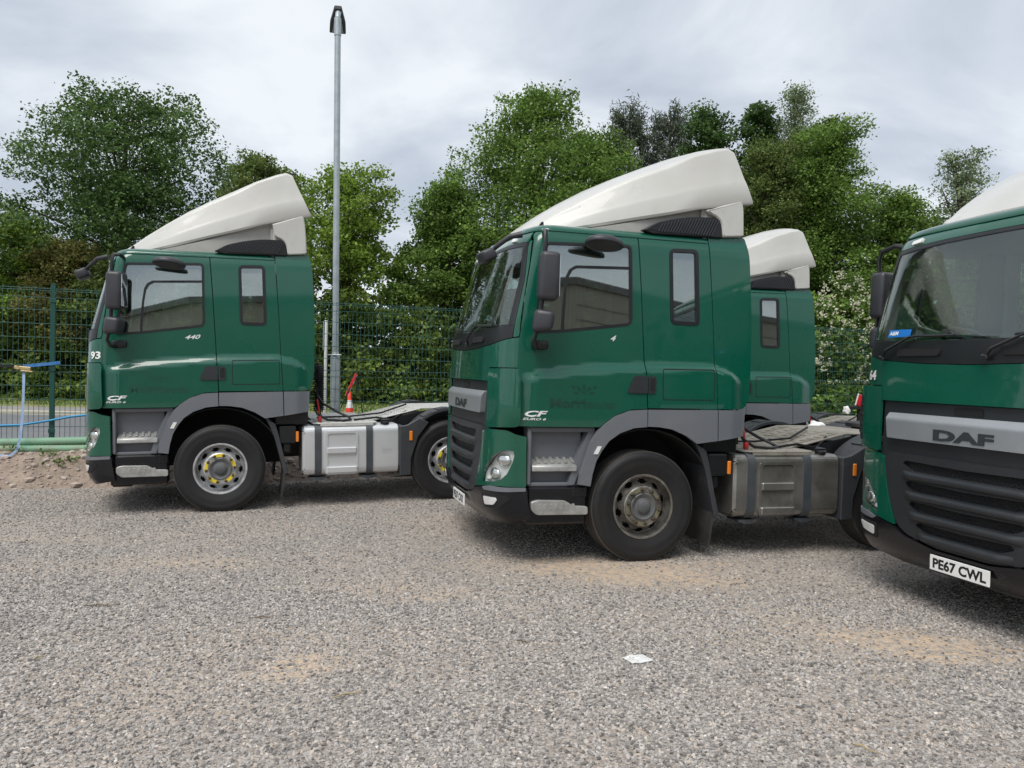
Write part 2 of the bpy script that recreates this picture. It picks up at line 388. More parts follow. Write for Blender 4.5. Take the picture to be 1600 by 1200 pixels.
# ------------------------------------------------------------------ outlines of the cab, metres: x back from the front axle, z up
DOOR = [(-1.244, 1.24), (-1.25, 1.6), (-1.236, 2.03), (-1.227, 2.07), (-1.183, 2.42), (-1.136, 2.687), (-1.092, 2.955), (-1.06, 2.99), (-.11, 3.0), (-.076, 2.482), (-.042, 1.85), (-.018, 1.413), (-.177, 1.404), (-.323, 1.354), (-.423, 1.285), (-.48, 1.24)]
DWIN = rpoly([(-1.005, 2.885), (-.168, 2.917), (-.158, 2.172), (-.82, 2.082), (-1.10, 2.06), (-1.06, 2.5)], [.05, .06, .07, .03, .03, .1])
QUART = [(-.008, 1.42), (.704, 1.42), (.66, 2.4), (.622, 3.0), (-.100, 3.0), (-.066, 2.482), (-.033, 1.85)]
QWIN = rpoly([(.225, 2.2), (.528, 2.198), (.512, 2.92), (.21, 2.91)], .06)
EXT = rpoly([(.712, 1.42), (1.03, 1.42), (1.075, 1.6), (1.09, 2.28), (1.065, 2.89), (1.03, 3.075), (.63, 3.05), (.668, 2.4)], [0, .07, .1, .2, .1, .03, 0, .05])
HATCH = rpoly([(.137, 1.495), (.675, 1.499), (.672, 1.792), (.134, 1.785)], .025)
ARCH1 = [(-.557, .709), (-.666, .726), (-.654, .817), (-.615, .938), (-.563, 1.099), (-.497, 1.208), (-.432, 1.272), (-.335, 1.342), (-.188, 1.394), (-.022, 1.404), (-.018, 1.247), (-.15, 1.235), (-.288, 1.187), (-.389, 1.117), (-.454, 1.032), (-.507, .937), (-.54, .816)]
ARCH2 = [(-.010, 1.404), (.704, 1.410), (.712, 1.121), (.499, 1.094), (.386, 1.167), (.24, 1.226), (.1, 1.247), (-.010, 1.250)]
ARCH3 = [(.716, 1.410), (1.02, 1.410), (1.009, 1.165), (.722, 1.121)]
HEAD = [(.849, .709), (.860, .78), (.899, .846), (.996, .938), (1.097, .996), (1.187, 1.026), (1.254, 1.019), (1.262, .974), (1.245, .907), (1.203, .813), (1.146, .762), (1.049, .734)]
LOWC = rpoly([(.80, 1.168), (.90, 1.195), (1.186, 1.201), (1.274, 1.164), (1.36, 1.146), (1.372, .704), (1.149, .703), (.85, .672), (.645, .639), (.742, .881)], [.01, .02, .03, .02, .01, .01, .0, .0, .01, .1])
AXLES = (0, 2.80, 4.10)

def wheel_meshes():
    T = MB(); W = .30; r0 = .300; r1 = .513
    prof = [(.296, -.118), (.305, -.132), (.33, -.140), (.37, -.147), (.375, -.1485), (.41, -.150), (.44, -.1485), (.445, -.150), (.47, -.146), (.492, -.136), (.503, -.122)]
    tread = []
    ys = np.linspace(-.118, .118, 41)
    for i, y in enumerate(ys):
        g = (i % 8) in (0, 1) and 3 < i < 38
        tread.append((.499 if g else .5125, y))
    T.lathe(prof, 72); T.lathe([prof[-1]]+tread+[(.503, .122)], 72, mi=1); T.lathe([(r, -y) for r, y in prof][::-1], 72)
    Rm = MB()
    outer = [(.297, -.126), (.303, -.131), (.300, -.136), (.290, -.137), (.281, -.133), (.276, -.118), (.270, -.07), (.262, -.035)]
    Rm.lathe(outer+[(.262, .11), (.30, .13)], 80)
    disc = [(.262, -.045), (.250, -.048), (.236, -.058), (.222, -.070), (.208, -.083), (.197, -.100), (.188, -.118), (.178, -.124), (.140, -.124), (.122, -.122)]
    def skip(i, j):
        q = (j % 8)
        return (i in (1, 2, 3) and q in (2, 3, 4)) or (i == 2 and q in (1, 5))
    Rm.lathe(disc, 80, skip=skip)
    Hb = MB(); Hb.lathe([(.124, -.10), (.128, -.135), (.118, -.142), (.100, -.132), (.082, -.125), (.062, -.135), (.058, -.150), (.045, -.158), (0.001, -.160)], 40)
    Nn = MB(); Y = MB()
    for k in range(10):
        g = 2*math.pi*(k+.5)/10+.13; x, z = .158*math.cos(g), .158*math.sin(g)
        Nn.lathe([(.0165, -.122), (.0165, -.150), (.011, -.156), (.0105, -.168), (.001, -.168)], 6, x, z)
        Nn.lathe([(.022, -.123), (.022, -.128), (.016, -.129)], 12, x, z)
    for k in range(5):
        g0 = 2*math.pi*(2*k+.5)/10+.13; P = []
        for a in np.linspace(-.09, .09+2*math.pi/10, 9): P.append((.176*math.cos(g0+a), .176*math.sin(g0+a)))
        for a in np.linspace(.09+2*math.pi/10, -.09, 9): P.append((.141*math.cos(g0+a), .141*math.sin(g0+a)))
        Y.prism(P, -.136, -.127)
    Bk = MB(); Bk.lathe([(.262, .02), (.10, .03), (.001, .03)], 40)   # dark brake drum seen through the hand holes
    Rear = MB(); Rear.lathe([(.262, -.02), (.25, .02), (.20, .05), (.185, .07), (.125, .07)], 40)
    return dict(T=T, R=Rm, H=Hb, N=Nn, Y=Y, B=Bk)
WM = wheel_meshes()
def wheel(parent, x, y, sg, cfg, full=True):
    w = obj('wheel', 'wheel_rim', lambda m: WM['R'].mesh('rim', m, 30), cfg['rim'], parent)
    w.location = (x, sg*y, .505); w.rotation_euler = (0, cfg.get('spin', 0)+x, 0)
    if sg < 0: w.rotation_euler = (0, x, math.pi)
    obj('tyre', 'tyre', lambda m: WM['T'].mesh('tyre', ['rubber', 'tread'], 30), 'rubber', w)
    obj('brake_drum', 'drum', lambda m: WM['B'].mesh('drum', m), 'matt', w)
    if full:
        obj('hub', 'hub', lambda m: WM['H'].mesh('hub', m), 'hub', w)
        obj('wheel_nuts', 'nuts', lambda m: WM['N'].mesh('nuts', m), 'nut', w)
        obj('nut_retainers', 'retain', lambda m: WM['Y'].mesh('retain', m), cfg['retainer'], w)
    return w

def fairing_mesh():
    """adjustable roof deflector: rings across the cab from nose to tail, closed underneath by its own lower skin"""
    st = [  # x, half width, bottom z, edge z, crown z
        (-1.10, .66, 3.035, 3.05, 3.06), (-1.04, .72, 3.03, 3.10, 3.125), (-.94, .79, 3.03, 3.165, 3.215), (-.80, .86, 3.04, 3.265, 3.335), (-.60, .93, 3.09, 3.395, 3.485),
        (-.36, .985, 3.155, 3.545, 3.645), (-.10, 1.03, 3.23, 3.685, 3.795), (.18, 1.07, 3.32, 3.825, 3.945), (.45, 1.10, 3.405, 3.945, 4.075), (.68, 1.12, 3.48, 4.035, 4.17), (.80, 1.125, 3.52, 4.07, 4.205), (.86, 1.13, 3.54, 4.04, 4.195)]
    V = []; F = []; rings = []
    for i, (x, w, zb, ze, zc) in enumerate(st):
        hgt = ze-zb; r = min(.07 if i < 8 else .04, .45*hgt)
        half = [(-w+.06, zb+.0), (-w+.012, zb+.006), (-w, zb+.03*min(1, hgt/.2))]
        cre = .013*min(1, hgt/.4)
        half += [(-w+.012, zb+.33*hgt), (-w+.02, zb+.40*hgt), (-w+.02+cre, zb+.47*hgt), (-w+.04+cre, zb+.72*hgt)]
        x1 = -w+.06+cre
        for k in range(6):
            a = k/5*math.pi/2; half.append((x1+r-r*math.cos(a), ze-r+r*math.sin(a)*.9))
        y0 = x1+r
        for k in range(1, 6):
            t = k/5; yy = y0*(1-t); half.append((yy, ze-.1*r+(zc-ze+.1*r)*(1-(yy/y0)**2)))
        ring = half+[(-y, z) for y, z in half[:-1]][::-1]
        dx = 0
        rings.append([len(V)+j for j in range(len(ring))])
        for y, z in ring:
            # tail edge: the lower side sits further back than the top
            t = (z-zb)/max(zc-zb, .01); ex = (1-t)*.20 if i >= len(st)-1 else ((1-t)*.16 if i == len(st)-2 else ((1-t)*.10 if i == len(st)-3 else (1-t)*.04*(i > 6)))
            if i >= len(st)-4: ex -= .11*(abs(y)/w)**2*t*(.35, .6, .85, 1.0)[i-len(st)+4]      # the tail is bowed back in the middle
            V.append((x+ex, y, z))
    n = len(rings[0])
    for i in range(len(rings)-1):
        for j in range(n-1): F.append((rings[i][j], rings[i][j+1], rings[i+1][j+1], rings[i+1][j]))
    F.append(tuple(rings[0]))
    # thickness: inner skin
    b = MB(); b.add(V, F); me = b.mesh('fairing', 'white', 32)
    bm = bmesh.new(); bm.from_mesh(me); bmesh.ops.recalc_face_normals(bm, faces=bm.faces[:])
    geo = bmesh.ops.solidify(bm, geom=bm.faces[:], thickness=.025); bm.to_mesh(me); bm.free()
    me.polygons.foreach_set('use_smooth', [True]*len(me.polygons)); me.set_sharp_from_angle(angle=R_(32)); me.update(); return me

def build_truck(cfg):
    T = empty('tractor_unit', (cfg['loc'][0], cfg['loc'][1], cfg['z']), (0, -R_(cfg['tilt']), R_(cfg['yaw'])))
    tag(T, cfg['label'], 'truck', 'green tractor units parked in the yard')
    P = lambda *a, **k: panel(*a, **k)
    # ---- nose
    hood = rpoly([(-1.235, 1.765), (1.235, 1.765), (1.262, 2.02), (1.20, 2.01), (.9, 1.955), (.45, 1.925), (0, 1.915), (-.45, 1.925), (-.9, 1.955), (-1.20, 2.01), (-1.262, 2.02)], 0)
    P('bonnet', 'hood', rpoly([(-1.275, 1.752), (-.862, 1.752), (-.862, 1.628), (.862, 1.628), (.862, 1.752), (1.275, 1.752), (1.262, 2.02), (1.20, 2.012), (.9, 1.955), (.45, 1.925), (0, 1.915), (-.45, 1.925), (-.9, 1.955), (-1.20, 2.012), (-1.262, 2.02)], [0, .03, .01, .01, .03]+[0]*10), 'green', T, step=.07, inner='matt')
    rec = P('grille_surround', 'rec', [(-.86, 1.16), (.86, 1.16), (.86, 1.622), (-.86, 1.622)], 'dgrey', T, off=-.028, th=.02)
    P('camera_recess', 'camrec', rpoly([(-.13, 1.55), (.13, 1.55), (.12, 1.605), (-.12, 1.605)], .01), 'matt', rec, off=-.022, th=.01)
    bar = P('badge_bar', 'bar', rpoly([(-.745, 1.33), (.745, 1.33), (.775, 1.533), (-.775, 1.533)], .015), 'silver', T, off=lambda s, z: .022-np.maximum(0, z-1.487)*.75, th=.05, step=.03, inner='matt')
    def dafp(tx, tz): y = .262-tx; z = 1.35+tz; return s_y(y if y else 1e-6, z), z
    surf_text('daf', 'DAF', .083, dafp, 'letter', bar, 'badge_letters', bold=.045, width=.524, off=.027)
    # corner air deflectors, flared away from the cab at their outer edge
    for sg in (1, -1):
        cd = P('corner_deflector', 'cornerdefl', rpoly([(.868, 1.205), (1.285, 1.235), (1.30, 1.30), (1.283, 1.70), (1.27, 1.742), (.99, 1.742), (.868, 1.742)], [.02, .05, .03, .02, .03, .02, .0]), 'green', T, off=lambda s, z: .004+.055*sstep((s-.93)/.35)*sstep((z-1.0)/.4), th=.022, step=.05, sg=sg, inner='dgrey')
        for k in range(5):
            zz_ = 1.30+k*.085
            def mk(m, zz_=zz_, sg=sg):
                b = MB(); p = surf(np.array([1.20*sg, 1.275*sg]), np.array([zz_, zz_])); n = snorm(np.array([1.2*sg, 1.275*sg]), np.array([zz_, zz_]))
                q = [p[0]-n[0]*.03, p[1]-n[1]*.03, p[1]+n[1]*.035, p[0]+n[0]*.03]
                b.add([tuple(a+np.array([0, 0, d])) for d in (-.005, .005) for a in q], [(0, 1, 2, 3), (7, 6, 5, 4), (0, 4, 5, 1), (1, 5, 6, 2), (2, 6, 7, 3), (3, 7, 4, 0)]); return b.mesh('rib', m, None)
            obj('deflector_rib', ('rib', k, sg), mk, 'black', cd)
        if sg < 0:                      # air intake slots in the driver's side corner
            dof = lambda s, z: .004+.055*sstep((s-.93)/.35)*sstep((z-1.0)/.4)
            P('intake_mouth', 'mouth', rpoly([(1.115, 1.275), (1.20, 1.29), (1.262, 1.36), (1.262, 1.63), (1.245, 1.66), (1.115, 1.655)], [.02, .05, .05, .02, .03, .02]), 'matt', cd, off=lambda s, z: dof(s, z)+.003, th=.004, step=.04, sg=sg, inner=None)
            for k in range(4):
                z0 = 1.345+k*.078
                P('intake_slat', ('slat', k), [(1.113, z0-.008), (1.255, z0-.008), (1.255, z0+.008), (1.113, z0+.008)], 'dgrey', cd, off=lambda s, z: dof(s, z)+.010, th=.012, step=.04, sg=sg, inner=None)
        # headlight panel with the lamp set in
        P('headlight_panel', 'lowc', LOWC, 'green', T, holes=[HEAD], off=.006, th=.03, step=.05, sg=sg, inner='matt')
        hl = P('headlight', 'headbowl', inset(HEAD, -.004), 'headbowl', T, off=lambda s, z: -.02-.03*sstep((s-.85)/.1)*sstep((1.26-s)/.08), th=.008, step=.035, sg=sg, inner='matt')
        
        P('lens', 'headlens', inset(HEAD, .002), 'lglass', hl, off=.008, th=.004, step=.035, sg=sg, inner=None)
        def refl(m, c, r):
            b = MB(); s_, z_ = c
            p = surf(np.array([s_*sg]), np.array([z_]))[0]; n = snorm(np.array([s_*sg]), np.array([z_]))[0]
            bm = bmesh.new(); bmesh.ops.create_uvsphere(bm, u_segments=16, v_segments=10, radius=1)
            M = Matrix.Translation(Vector(p-n*.035)) @ Vector(n).to_track_quat('Z', 'Y').to_matrix().to_4x4() @ Matrix.Diagonal((*r, 1)); b.bm(bm, M); return b.mesh('refl', m, 60)
        obj('reflector', ('refl1', sg), lambda m: refl(m, (1.02, .80), (.075, .055, .03)), 'chrome', hl)
        obj('reflector', ('refl2', sg), lambda m: refl(m, (1.15, .93), (.075, .055, .03)), 'chrome', hl)
        obj('indicator_lamp', ('refl3', sg), lambda m: refl(m, (.905, .745), (.04, .022, .025)), 'lens', hl)
        # fog lamps, side parts of the bumper
    # ---- lower grille
    def row(z0, z1, h0, h1): return rpoly([(-h1, z0+.012), (-h1*.6, z0-.004), (0, z0-.012), (h1*.6, z0-.004), (h1, z0+.012), (h0+.03, (z0+z1)/2+.01), (h0, z1-.004), (0, z1-.016), (-h0, z1-.004), (-h0-.03, (z0+z1)/2+.01)], .03)
    rows = [(1.078, 1.168, .555, .50), (.925, 1.012, .52, .47), (.772, .858, .475, .42), (.622, .705, .40, .33)]
    lg = P('lower_grille', 'lowgrille', rpoly([(-.80, 1.165), (-.742, .881), (-.64, .66), (-.53, .585), (-.23, .535), (.23, .535), (.53, .585), (.64, .66), (.742, .881), (.80, 1.165), (.72, 1.215), (-.72, 1.215)], [.01, .1, .08, .05, .05, .05, .05, .08, .1, .01, .02, .02]), 'dgrey', T,
           holes=[row(*r) for r in rows], off=-.004, th=.055, step=.05, inner='matt')
    for k, r in enumerate(rows):
        P('grille_mesh', ('gm', k), [(-r[2]-.05, r[0]-.03), (r[2]+.05, r[0]-.03), (r[2]+.05, r[1]+.02), (-r[2]-.05, r[1]+.02)], 'gmesh', lg, off=-.036, th=.006, inner=None)
        z0 = r[0]-.028
        def soff(s, z, z0=z0, hh=r[3]+.13): return -.01+.048*np.sqrt(np.clip(1-((z-z0)/.036)**2, 0, 1))*sstep((hh-np.abs(s))/.16)+.0*s
        P('grille_slat', ('gs', k), [(-r[3]-.13, z0-.036), (r[3]+.13, z0-.036), (r[3]+.16, z0+.036), (-r[3]-.16, z0+.036)], 'dgrey', lg, off=soff, th=.012, step=.018, inner=None)
    # ---- bumper, plate, fog lamps
    bp = P('bumper', 'bumper', rpoly([(-1.385, .69), (-1.15, .692), (-.85, .662), (-.655, .628), (-.535, .572), (-.23, .524), (.23, .524), (.535, .572), (.655, .628), (.85, .662), (1.15, .692), (1.385, .69), (1.385, .42), (1.05, .36), (.6, .325), (-.6, .325), (-1.05, .36), (-1.385, .42)], .02), 'bumper', T,
           off=lambda s, z: .012-.05*sstep((.47-z)/.14), th=.03, step=.05, inner='matt')
    for sg in (1, -1):
        P('bumper_cap', 'bcap', rpoly([(.90, .642), (1.372, .668), (1.372, .70), (1.0, .692), (.86, .665)], .008), 'grey', bp, off=.018, th=.01, sg=sg, step=.05, inner=None)
        fg = P('fog_light', 'fog', rpoly([(.885, .585), (1.10, .598), (1.115, .578), (1.06, .53), (.895, .51)], .02), 'headbowl', bp, off=.022, th=.02, sg=sg, step=.04, inner=None)
        P('fog_bezel', 'fogb', rpoly([(.85, .612), (1.215, .624), (1.235, .595), (1.117, .505), (.86, .482)], .025), 'matt', bp, off=.016, th=.01, sg=sg, step=.04, inner=None)
    np_ = MB(); np_.box(-1.492, -1.480, -.26, .26, .381, .493, .003)
    pl = obj('number_plate', 'plate', lambda m: np_.mesh('plate', m), 'plate', T)
    if cfg.get('plate'):
        v, f = text2d(cfg['plate'], .079, 0, .040, .465)
        MB().add([(-1.4925, .23-a, .397+b) for a, b in v], f).build('plate_characters', 'ink', pl, None)
    # ---- windscreen, cowl, roof header, pillars
    cowl = P('cowl_panel', 'cowl', [(-1.192, 2.018), (-.9, 1.961), (-.45, 1.931), (0, 1.921), (.45, 1.931), (.9, 1.961), (1.192, 2.018), (1.196, 2.125), (.6, 2.105), (0, 2.098), (-.6, 2.105), (-1.196, 2.125)], 'black', T, off=.002, th=.03, step=.07, inner='matt')
    for y0, y1 in ((.69, .26), (-.26, -.69)):
        P('cowl_grip', ('grip', y0), rpoly([(s_y(y0, 2), 1.985), (s_y(y1, 2), 1.985), (s_y(y1, 2), 2.035), (s_y(y0, 2), 2.045)], .02), 'matt', cowl, off=.02, th=.02, inner=None)
    for y0, yt, ang in ((.857, .12, 1), (-.16, -.92, 1)):
        def wip(m, y0=y0, yt=yt):
            b = MB(); f = lambda y, z, o: tuple(surf(np.array([s_y(y, z)]), np.array([z]))[0]+np.array([-o, 0, 0]))
            mid = (y0+yt)/2
            b.tube([f(y0, 1.975, .03), f(y0-.06, 2.03, .05), f(mid+.05, 2.14, .05)], [.014, .012, .007], 6)
            b.tube([f(y0-.22, 2.125, .035), f(mid, 2.142, .035), f(yt, 2.135, .035)], .010, 6); b.box(-.03, .0, -.03, .03, -.02, .02, .01, Matrix.Translation(f(y0, 1.972, .02))); return b.mesh('wiper', m)
        obj('wiper', ('wiper', y0), wip, 'black', cowl)
    WS = [(-1.150, 2.125), (-.6, 2.108), (0, 2.101), (.6, 2.108), (1.150, 2.125), (1.135, 2.55), (1.06, 2.862), (.5, 2.885), (0, 2.89), (-.5, 2.885), (-1.06, 2.862), (-1.135, 2.55)]
    ws = P('windscreen', 'ws', WS, 'wglass', T, off=-.004, th=.006, step=.08, inner=None)
    P('windscreen_seal', 'wseal', [(-1.196, 2.127), (1.196, 2.127), (1.176, 2.55), (1.108, 2.885), (.5, 2.902), (0, 2.906), (-.5, 2.902), (-1.108, 2.885), (-1.176, 2.55)], 'black', T, holes=[[(s*.985, z-.012 if z > 2.8 else z+.008) for s, z in WS]], off=.001, th=.012, step=.07, inner='matt')
    hd = P('roof_header', 'header', [(-1.112, 2.889), (-.5, 2.906), (0, 2.910), (.5, 2.906), (1.112, 2.889), (1.092, 2.955), (1.088, 3.0), (0, 3.0), (-1.088, 3.0), (-1.092, 2.955)], 'green', T, step=.06)
    for sg in (1, -1):
        P('marker_lamp', 'mlamp', rpoly([(.765, 2.916), (.885, 2.908), (.885, 2.936), (.765, 2.95)], .01), 'lens', hd, off=.016, th=.02, sg=sg, inner=None)
        pil = [(1.200, 2.018)]+[(1.200, 2.13), (1.180, 2.55), (1.112, 2.887), (1.096, 2.955)]+X([(-1.100, 2.955), (-1.144, 2.687), (-1.191, 2.42), (-1.235, 2.07), (-1.243, 2.03)])
        pil[4] = (X([(-1.102, 2.96)])[0][0]-.002, 2.96)
        P('front_pillar', 'pillar', [(1.200, 2.022), (1.200, 2.13), (1.180, 2.55), (1.112, 2.885)]+X([(-1.112, 2.90), (-1.144, 2.687), (-1.191, 2.42), (-1.235, 2.07), (-1.243, 2.03)]), 'green', T, step=.05, sg=sg)
        # ---- door
        d = P('door', 'door', Xd(DOOR), 'green', T, holes=[X(DWIN)], step=.036, sg=sg)
        wf = P('window_frame', 'dwf', X(DWIN), 'black', d, holes=[X(inset(DWIN, .026))], off=.003, th=.02, sg=sg, step=.06)
        P('window_rail', 'dwr', X([(-.845, 2.088), (-.828, 2.441), (-.805, 2.595), (-.775, 2.655), (-.72, 2.69), (-.19, 2.712), (-.19, 2.688), (-.70, 2.668), (-.75, 2.64), (-.782, 2.585), (-.806, 2.441), (-.822, 2.092)]), 'black', d, off=.002, th=.02, sg=sg, step=.05)
        P('window_glass', 'dwg', X(inset(DWIN, .01)), 'glass', d, off=-.010, th=.005, sg=sg, step=.08, inner=None)
        ha = P('door_handle', 'handle', X(rpoly([(-.225, 1.555), (-.024, 1.552), (-.020, 1.712), (-.155, 1.712)], [.02, .004, .004, .02])), 'dgrey', d, off=.012, th=.02, sg=sg, step=.05, inner=None)
        # ---- quarter panel behind the door
        q = P('quarter_panel', 'quarter', Xd(QUART), 'green', T, holes=[X(QWIN)], step=.036, sg=sg)
        P('window_frame', 'qwf', X(QWIN), 'black', q, holes=[X(inset(QWIN, .034))], off=.006, th=.03, sg=sg, step=.05)
        P('window_glass', 'qwg', X(inset(QWIN, .01)), 'glass', q, off=-.008, th=.005, sg=sg, step=.08, inner=None)
        P('locker_hatch', 'hatch', X(HATCH), 'matt', q, holes=[X(inset(HATCH, .0075))], off=.0016, th=.004, sg=sg, step=.06, inner=None)
        P('handle_pocket', 'hpocket', X(rpoly([(-.012, 1.552), (.063, 1.555), (.066, 1.71), (-.008, 1.712)], [.004, .025, .025, .004])), 'dgrey', q, off=.010, th=.02, sg=sg, step=.05, inner=None)
        P('handle_slot', 'hslot', X(rpoly([(.004, 1.575), (.052, 1.577), (.054, 1.692), (.006, 1.692)], .015)), 'matt', q, off=.0115, th=.004, sg=sg, step=.05, inner=None)
        P('side_extender', 'ext', Xd(EXT), 'green', T, step=.036, sg=sg, inner='matt')
        for k, a in enumerate((ARCH1, ARCH2, ARCH3)):
            w = P('wheel_arch_trim', ('arch', k), Xd(a), 'grey', T, off=.010 if k else .014, th=.05, step=.05, sg=sg, inner='matt')
            if k == 0: P('reflector_strip', 'archrefl', X([(-.537, 1.0), (-.500, 1.07), (-.462, 1.07), (-.497, .998)]), 'lens', w, off=.022, th=.01, sg=sg, inner=None)
        # ---- steps
        def st(m, sg=sg):
            b = MB()
            b.box(-1.135, -.60, -1.10, -1.04, .70, 1.235, .01); b.box(-1.138, -1.100, -1.20, -1.04, .715, 1.225, .012)
            b.box(-1.138, -.50, -1.19, -1.04, 1.19, 1.236, .01); b.prism([(-.75, .715), (-.60, .715), (-.50, 1.2), (-.56, 1.2), (-.68, .95)], -1.185, -1.05)
            b.box(-1.115, -.60, -1.17, -1.04, .70, .735, .008)
            if sg < 0: b.v = [(x, -y, z) for x, y, z in b.v]
            return b.mesh('steps', m)
        sp = obj('step_panel', ('steps', sg), st, 'grey', T)
        def tread(m, sg=sg):
            b = MB(); b.prism([(-1.205, .838), (-1.205, .885), (-1.17, .905), (-1.075, .955), (-1.06, .955), (-1.06, .838)], -1.092, -.672, 'x', c=.006)
            for i in range(6): b.box(-1.04+i*.065, -1.01+i*.065, -1.175, -1.085, -.006, .006, .003, Matrix.Translation((0, -1.13, .929)) @ Matrix.Rotation(.48, 4, 'X') @ Matrix.Translation((0, 1.13, .006)))
            if sg < 0: b.v = [(x, -y, z) for x, y, z in b.v]
            return b.mesh('tread', m)
        obj('step_tread', ('tread1', sg), tread, 'alu', sp)
        def low(m, sg=sg):
            b = MB(); b.box(-1.128, -.560, -1.185, -1.0, .36, .70, .02); b.box(-.70, -.562, -1.195, -1.05, .60, .70, .01)
            if sg < 0: b.v = [(x, -y, z) for x, y, z in b.v]
            return b.mesh('lowstep', m)
        ls = obj('bumper_side', ('lowstep', sg), low, 'bumper', T)
        def tread2(m, sg=sg):
            b = MB(); b.prism(rpoly([(-1.10, .50), (-1.045, .455), (-.563, .450), (-.563, .522), (-.70, .530), (-.78, .578), (-1.04, .586), (-1.102, .57)], .02, 3), -1.225, -1.17, 'y', c=.004)
            for i in range(7): b.box(-1.03+i*.052, -1.005+i*.052, -1.2275, -1.22, .50, .552, .002)
            if sg < 0: b.v = [(x, -y, z) for x, y, z in b.v]
            return b.mesh('tread2', m)
        obj('step_tread', ('tread2', sg), tread2, 'alu', ls)
        # ---- wheel arch liner, rear mudguard and flap of the front wheel
        def liner(m, sg=sg):
            b = MB(); A = [(.72*math.cos(a), .505+.72*math.sin(a)) for a in np.linspace(R_(4), R_(164), 22)]; I = [(x*.985, .505+(z-.505)*.985) for x, z in A][::-1]
            b.prism(A+I, -1.20, -.62); b.box(-.74, .74, -.64, -.60, .5, 1.22, 0)
            if sg < 0: b.v = [(x, -y, z) for x, y, z in b.v]
            return b.mesh('liner', m)
        obj('wheel_arch_liner', ('liner', sg), liner, 'matt', T)
        def flap(m, sg=sg):
            b = MB(); b.prism([(.50, 1.10), (.62, 1.02), (.665, .86), (.725, .60), (.772, .43), (.722, .405), (.70, .50), (.66, .66), (.615, .84), (.56, .985)], -1.215, -.74, 'y', c=.004)
            if sg < 0: b.v = [(x, -y, z) for x, y, z in b.v]
            return b.mesh('guard', m)
        mg = obj('rear_mudguard', ('guard', sg), flap, 'fender', T)
        def flap2(m, sg=sg):
            b = MB(); b.prism([(.715, .44), (.74, .44), (.700, .135), (.680, .13)], -1.19, -.76)
            if sg < 0: b.v = [(x, -y, z) for x, y, z in b.v]
            return b.mesh('flap', m)
        obj('mud_flap', ('flap', sg), flap2, 'chassis', mg)
    # badges and old lettering on the near door
    if cfg.get('power'): surf_text(('power', cfg['power']), cfg['power'], .050, lambda a, b: (s_x(-.375+a, 2.02+b), 2.02+b+.06*a), 'wlet', T, 'power_badge', shear=.35, bold=.02, width=.165*len(cfg['power'])/3)
    surf_text('cf', 'CF', .052, lambda a, b: (s_x(-1.180+a, 1.328+b), 1.328+b), 'wlet', T, 'model_badge', shear=.3, bold=.035, width=.205)
    surf_text('euro', 'EURO 6', .021, lambda a, b: (s_x(-1.196+a, 1.296+b), 1.296+b), 'wlet', T, 'model_badge', shear=.3, bold=.02, width=.205)
    surf_text('morr', 'Morri', .088, lambda a, b: (s_x(-.955+a, 1.408+b), 1.408+b), cfg['ghost'], T, 'ghost_lettering', bold=.03, width=.335, off=.0025, th=.001)
    surf_text('sons', 'sons', .058, lambda a, b: (s_x(-.607+a, 1.408+b), 1.408+b), 'ghost_faint', T, 'ghost_lettering', bold=.03, width=.270, off=.0025, th=.001)
    def petals(m):
        b = MB()
        for a, r, L, w in ((90, .075, .055, .022), (50, .075, .05, .02), (130, .075, .05, .02), (15, .08, .045, .018), (165, .08, .045, .018), (70, .03, .035, .014), (110, .03, .035, .014), (35, .125, .04, .018), (145, .125, .04, .018)):
            cx, cz = -.64+r*math.cos(R_(a)), 1.525+r*math.sin(R_(a)); pts = []
            for k in range(12):
                t = 2*math.pi*k/12; u = L/2*math.cos(t); v = w/2*math.sin(t); pts.append((cx+u*math.cos(R_(a))-v*math.sin(R_(a)), cz+u*math.sin(R_(a))+v*math.cos(R_(a))))
            s = np.array([s_x(x, z) for x, z in pts]); z = np.array([p[1] for p in pts]); P_ = surf(s, z)+snorm(s, z)*.0025
            b.add(P_, [tuple(range(12))])
        return b.mesh('petals', m, None)
    obj('ghost_emblem', 'petals', petals, cfg['ghost'], T)
    if cfg.get('fleet'):
        sc = cfg['fleet_s']; surf_text(('fleet', cfg['fleet']), cfg['fleet'], .085, lambda a, b: (sc+a*(1 if sc > 0 else 1), 1.79+b), 'plate', T, 'fleet_number', bold=.03, width=.13, off=.006)
    # ---- roof
    def roof(m):
        b = MB(); rings = []
        xs = [.625]+list(np.linspace(.5, -1.0, 14))
        S = np.concatenate([np.linspace(S_END+1.72, S_END, 16), np.linspace(S_END, -S_END, 60)[1:-1], np.linspace(-S_END, -S_END-1.72, 16)])
        for zq, inn, dz in ((2.985, -.006, .004), (2.985, -.006, .016), (2.985, .012, .042), (2.985, .035, .058), (2.985, .08, .074), (2.985, .2, .092), (2.985, .45, .108), (2.985, .8, .116), (2.985, 1.0, .118)):
            p = surf(S, np.full(len(S), zq)); p[:, 0] = np.minimum(p[:, 0], .618)
            p[:, 1] *= (1-inn/1.115); c = p[:, 0] < .6; p[:, 0] = np.where(c, p[:, 0]+inn*.9*np.clip((.6-p[:, 0])/1.8, 0, 1), p[:, 0]); p[:, 2] = zq+dz; rings.append(p)
        V = np.concatenate(rings); n = len(S); F = []
        for i in range(len(rings)-1):
            for j in range(n-1): F.append((i*n+j, i*n+j+1, (i+1)*n+j+1, (i+1)*n+j))
        b.add(V, F); return b.mesh('roof', m, 50)
    rf = obj('roof', 'roof', roof, 'green', T)
